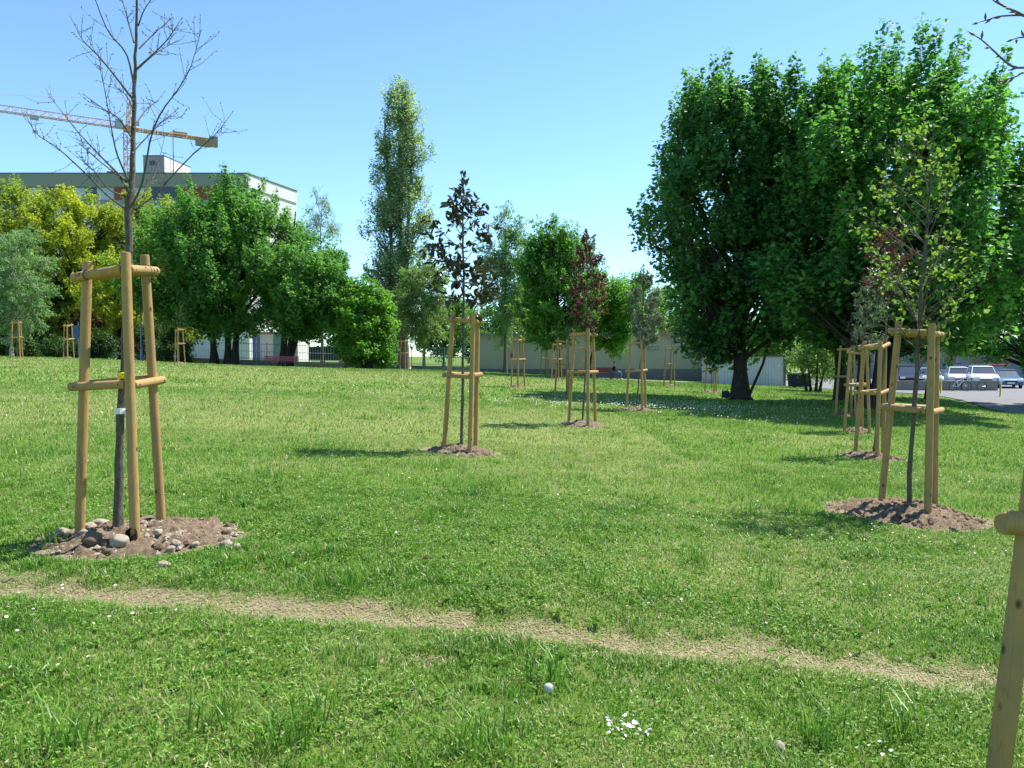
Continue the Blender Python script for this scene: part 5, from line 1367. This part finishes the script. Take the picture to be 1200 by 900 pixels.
def person():
    p = on(720, 59.0); b = p + np.array([0, -.1, 0])
    root = thing('person', 'person in a dark jacket and blue jeans sitting with knees bent before the beige wall', 'person', b, None, 0)
    # body: one continuous skin surface, facing +x, hips on the seat
    N = [((-.02, 0, .56), .13), ((-.04, 0, .72), .125), ((-.05, 0, .90), .145), ((-.05, 0, 1.04), .10), ((-.02, 0, 1.12), .055), ((.0, 0, 1.20), .075), ((.01, 0, 1.28), .095), ((.01, 0, 1.36), .075)]
    E = [(i, i + 1) for i in range(7)]
    for s in (-1, 1):
        k = len(N); N += [((.02, s * .10, .54), .095), ((.24, s * .11, .56), .085), ((.46, s * .12, .57), .066), ((.48, s * .12, .34), .056), ((.46, s * .12, .12), .042), ((.46, s * .12, .06), .042), ((.57, s * .13, .045), .034), ((.63, s * .13, .04), .025)]
        E += [(0, k)] + [(k + i, k + i + 1) for i in range(7)]
        k = len(N); N += [((-.05, s * .17, .99), .062), ((-.03, s * .22, .84), .050), ((.02, s * .22, .72), .042), ((.18, s * .17, .68), .036), ((.29, s * .12, .665), .026), ((.35, s * .11, .66), .032)]
        E += [(3, k)] + [(k + i, k + i + 1) for i in range(5)]
        hk = k + 5
        for j, (dy, ln) in enumerate(((-.028, .055), (-.010, .068), (.010, .064), (.027, .05))):
            q = len(N); N += [((.39, s * .11 + dy, .655), .009), ((.39 + ln * .6, s * .11 + dy, .650), .008), ((.39 + ln, s * .11 + dy, .635), .007)]; E += [(hk, q), (q, q + 1), (q + 1, q + 2)]
        q = len(N); N += [((.35, s * .11 - s * .035, .665), .010), ((.385, s * .11 - s * .055, .66), .008)]; E += [(hk, q), (q, q + 1)]
    skin_mesh('body', N, E, M['skin'], root)
    J = [((-.02, 0, .60), .145), ((-.04, 0, .74), .142), ((-.05, 0, .90), .16), ((-.05, 0, 1.03), .115), ((-.035, 0, 1.09), .07)]; E = [(i, i + 1) for i in range(4)]
    for s in (-1, 1):
        k = len(J); J += [((-.05, s * .18, .99), .076), ((-.03, s * .225, .84), .064), ((.02, s * .22, .72), .054), ((.17, s * .175, .685), .046), ((.25, s * .14, .67), .040)]; E += [(3, k)] + [(k + i, k + i + 1) for i in range(4)]
    skin_mesh('jacket', J, E, M['navy'], root)
    J = [((-.02, 0, .57), .15)]; E = []
    for s in (-1, 1):
        k = len(J); J += [((.02, s * .10, .55), .108), ((.24, s * .11, .57), .098), ((.46, s * .12, .58), .080), ((.49, s * .12, .34), .070), ((.47, s * .12, .12), .062)]; E += [(0, k)] + [(k + i, k + i + 1) for i in range(4)]
    skin_mesh('jeans', J, E, M['denim'], root)
    for s in (-1, 1): skin_mesh('shoe', [((.45, s * .12, .06), .055), ((.55, s * .125, .05), .046), ((.64, s * .13, .045), .035)], [(0, 1), (1, 2)], M['whitetape'], root)
    skin_mesh('hair', [((-.04, 0, 1.27), .085), ((-.015, 0, 1.35), .092), ((.03, 0, 1.385), .065)], [(0, 1), (1, 2)], M['hair'], root)
    fc = MB(); fc.tube([[.095, 0, 1.29], [.118, 0, 1.265], [.10, 0, 1.25]], [.008, .016, .012], 6)
    for s in (-1, 1): fc.tube([[.005, s * .09, 1.25], [.0, s * .10, 1.275], [.01, s * .09, 1.30]], [.008, .016, .01], 6)
    fc.build('face_features', M['skin'], root, world=False, smooth=True)
    ey = MB()
    for s in (-1, 1): ey.box((.098, s * .034, 1.292), (.01, .02, .012))
    ey.build('eyes', M['hair'], root, world=False)
    MB().box((.094, 0, 1.225), (.012, .04, .010)).build('mouth', M['pink'], root, world=False)
person()

def backpack():
    p = on(851, 32.1)
    root = thing('backpack', 'dark blue backpack leaning at the foot of the large maple trunk', 'backpack', p)
    skin_mesh('bag_body', [((0, 0, .10), (.19, .13)), ((0, 0, .28), (.19, .13)), ((0, .02, .44), (.15, .10))], [(0, 1), (1, 2)], M['navy'], root)
    skin_mesh('front_pocket', [((0, -.13, .10), (.13, .05)), ((0, -.13, .24), (.12, .05))], [(0, 1)], M['navy'], root)
    m = MB(); a = np.linspace(0, PI, 9); m.tube(np.stack([np.cos(a) * .05, 0 * a + .03, .52 + np.sin(a) * .06], 1), .012, 5); m.build('handle', M['black'], root, world=False)
    for s in (-1, 1): MB().tube([[s * .09, .12, .48], [s * .12, .2, .3], [s * .11, .13, .08]], .018, 5).build('strap', M['black'], root, world=False)
backpack()

p = on(93, 60.0); root = thing('sign_post', 'grey post with a blue sign panel before the dark shrubs on the left', 'sign', p)
MB().tube([p + [.0, 0, -.2], p + [0, 0, hpx(378, 60, p[2])]], .045, 8).build('post', M['steel'], root)
MB().box(p + [-.22, -.05, hpx(389, 60, p[2])], (.62, .04, 1.0)).build('sign_panel', M['bluesign'], root)

def lamp_post(label, px, Y, top, arm):
    p = on(px, Y); h = hpx(top, Y, p[2]); root = thing('street_lamp', label, 'street lamp', p, 'grey lamp posts')
    MB().tube([p + [0, 0, -.2], p + [0, 0, .9], p + [0, 0, .92], p + [0, 0, h]], [.10, .10, .07, .05], 10).build('post', M['steel'], root, smooth=True)
    MB().tube([p + [0, 0, h - .05], p + [arm * .4, 0, h + .1], p + [arm, 0, h + .12]], [.04, .035, .03], 6).build('arm', M['steel'], root)
    MB().box(p + [arm * 1.2, 0, h + .12], (.7, .28, .14), taper=.8).build('lamp_head', M['greyconc'], root)
lamp_post('grey lamp post behind the dark leaved sapling in mid lawn', 561, 60, 336, -.35)
lamp_post('grey lamp post behind the right post of the left stakes', 166, 60, 322, .5)

# waste container beyond the maples
Y = 55.0; p = on(936, Y)
root = thing('waste_container', 'dark waste container with a grey lid beside the many stemmed shrub', 'container', p)
MB().box(p + [0, 0, .55], (1.15, .9, .9), taper=1.12).build('bin', M['navy'], root)
MB().box(p + [0, 0, 1.05], (1.35, 1.06, .10)).build('lid', M['greyconc'], root)
for sx in (-1, 1): MB().tube([p + [sx * .42, -.3, .08], p + [sx * .42, -.24, .08]], [.09, .09], 10).build('wheel', M['tyre'], root)
# red tag tied to a distant stake
p = W(599.5, 417, pos['J'][1] - .3)
tag(MB().box(p, (.14, .03, .15), .3).box(p + [0, 0, .10], (.04, .02, .1)).build('red_tag', M['red'], loc=p), 'small red tag hanging on the left post of a distant stake', 'tag')

# ------------------------------------------------------------------ small flowers in the near grass
def dandelion():
    p = hit(643, 822); p = W(643, 806, p[1]); z = gz(p[0], p[1]); R = np.random.default_rng(3)
    root = thing('dandelion_clock', 'single white dandelion seed head in the near grass', 'flower', (p[0], p[1], z))
    c = np.array([p[0], p[1], p[2]])
    MB().tube([[p[0] + .01, p[1], z], [p[0] + .004, p[1], (z + c[2]) / 2], c], .002, 6).build('stem', M['stem'], root)
    m = MB(); n = 260; i = np.arange(n) + .5; phi = np.arccos(1 - 2 * i / n); th = PI * (1 + 5 ** .5) * i
    d = np.stack([np.cos(th) * np.sin(phi), np.sin(th) * np.sin(phi), np.cos(phi)], 1)
    m.tubes(np.stack([np.repeat(c[None], n, 0), c + d * .017], 1), np.full((n, 2), .0003), 3)
    for dd in d:
        e = c + dd * .016; s = norm(np.cross(dd, [.3, .5, .8])); u = np.cross(dd, s)
        k = 7; a = np.linspace(0, 2 * PI, k, endpoint=False)
        m.add(np.vstack([[e], e + dd * .004 + (s * np.cos(a)[:, None] + u * np.sin(a)[:, None]) * .0042]), None, [[0, j + 1, (j + 1) % k + 1] for j in range(k)])
    m.build('seed_head', M['fluff'], root)
    MB().tube([c - [0, 0, .004], c, c + [0, 0, .004]], [.001, .005, .001], 8).build('seed_base', M['stem'], root)
dandelion()
R = np.random.default_rng(15)
def petals():
    c = hit(733, 866); m = MB(); zc = gz(c[0], c[1])
    for i in range(26):
        x, y = c[0] + R.normal(0, .045), c[1] + R.normal(0, .045); a = R.random() * 6.28
        P = np.array([[x, y, zc + .055 + R.normal(0, .008)]])
        m.leaves(P, np.array([[math.cos(a), math.sin(a), R.normal(0, .25)]]), np.array([[R.normal(0, .3), R.normal(0, .3), 1.0]]), .022, .011, .15, six=True)
    for x_, y_ in ((0, 0), (.03, .02)): m.leaves(np.array([[c[0] + x_, c[1] + y_, zc + .06]]), np.array([[.5, -.3, .1]]), np.array([[0, -.5, 1.0]]), .03, .022, .1, six=True)
    o = m.build('fallen_petals', M['daisy'], loc=(c[0], c[1], zc)); tag(o, 'scatter of white fallen petals in the near grass', 'petals', kind='stuff')
petals()
# a hint of bare earth where a clod was kicked out, and brown dead leaves
for i, (px, py, Y, lab) in enumerate(((494, 664, 5.55, 'brown dead leaf on the lawn above the worn path, left of centre'), (560, 700, 4.85, 'curled brown dead leaf near the middle of the worn path'), (1012, 746, 4.5, 'dark dead leaf beyond the worn path on the right'), (1063, 856, 3.3, 'orange brown dead leaf in the near right grass'))):
    p = hit(px, py); p[2] += .05
    m = MB().leaves(p[None], np.array([[math.cos(i * 2), math.sin(i * 2), .2]]), np.array([[.2, -.4, 1]]), .055, .036, .3, .4, six=True)
    tag(m.build('dead_leaf', M['brownleaf'], loc=p), lab, 'leaf', 'dead leaves on the grass')

# ------------------------------------------------------------------ light, sky, camera
sd = norm(np.array([1.85, 1.10, 3.42]))
el = math.asin(sd[2]); azc = math.atan2(sd[0], sd[1])       # clockwise from +Y
w = bpy.data.worlds.new('World'); sc.world = w; w.use_nodes = True
nt = w.node_tree; nt.nodes.clear()
sky = nt.nodes.new('ShaderNodeTexSky'); sky.sky_type = 'NISHITA'; sky.sun_disc = False
sky.sun_elevation = el; sky.sun_rotation = azc; sky.altitude = 1500; sky.air_density = 1.0; sky.dust_density = .0; sky.ozone_density = 1.6
bg = nt.nodes.new('ShaderNodeBackground'); bg.inputs[1].default_value = .118
ou = nt.nodes.new('ShaderNodeOutputWorld'); mu = nt.nodes.new('ShaderNodeMix'); mu.data_type = 'RGBA'; mu.blend_type = 'MULTIPLY'; mu.inputs[0].default_value = 1; mu.inputs[7].default_value = (.85, 1.03, 1.08, 1)
nt.links.new(sky.outputs[0], mu.inputs[6]); nt.links.new(mu.outputs[2], bg.inputs[0]); nt.links.new(bg.outputs[0], ou.inputs[0])
sl = bpy.data.lights.new('sun', 'SUN'); sl.energy = 4.8; sl.angle = math.radians(.5); sl.color = (1, .95, .87)
so = bpy.data.objects.new('sun', sl); COL.objects.link(so)
so.rotation_euler = Vector(sd).to_track_quat('Z', 'Y').to_euler()
so.location = (40, 20, 60)

cd = bpy.data.cameras.new('camera'); cam = bpy.data.objects.new('camera', cd); COL.objects.link(cam)
cd.sensor_fit = 'HORIZONTAL'; cd.sensor_width = 36; cd.lens = 27.0; cd.clip_end = 6000; cd.clip_start = .05
cam.location = CAM; cam.rotation_euler = (PI / 2 - PITCH, 0, 0)
sc.camera = cam
sc.view_settings.view_transform = 'Standard'; sc.view_settings.look = 'None'; sc.view_settings.gamma = 1; sc.view_settings.use_curve_mapping = False
sc.view_settings.exposure = 1.12
sc.render.resolution_x = 1024; sc.render.resolution_y = 768
sc.cycles.max_bounces = 9; sc.cycles.diffuse_bounces = 6; sc.cycles.transmission_bounces = 7; sc.cycles.glossy_bounces = 2
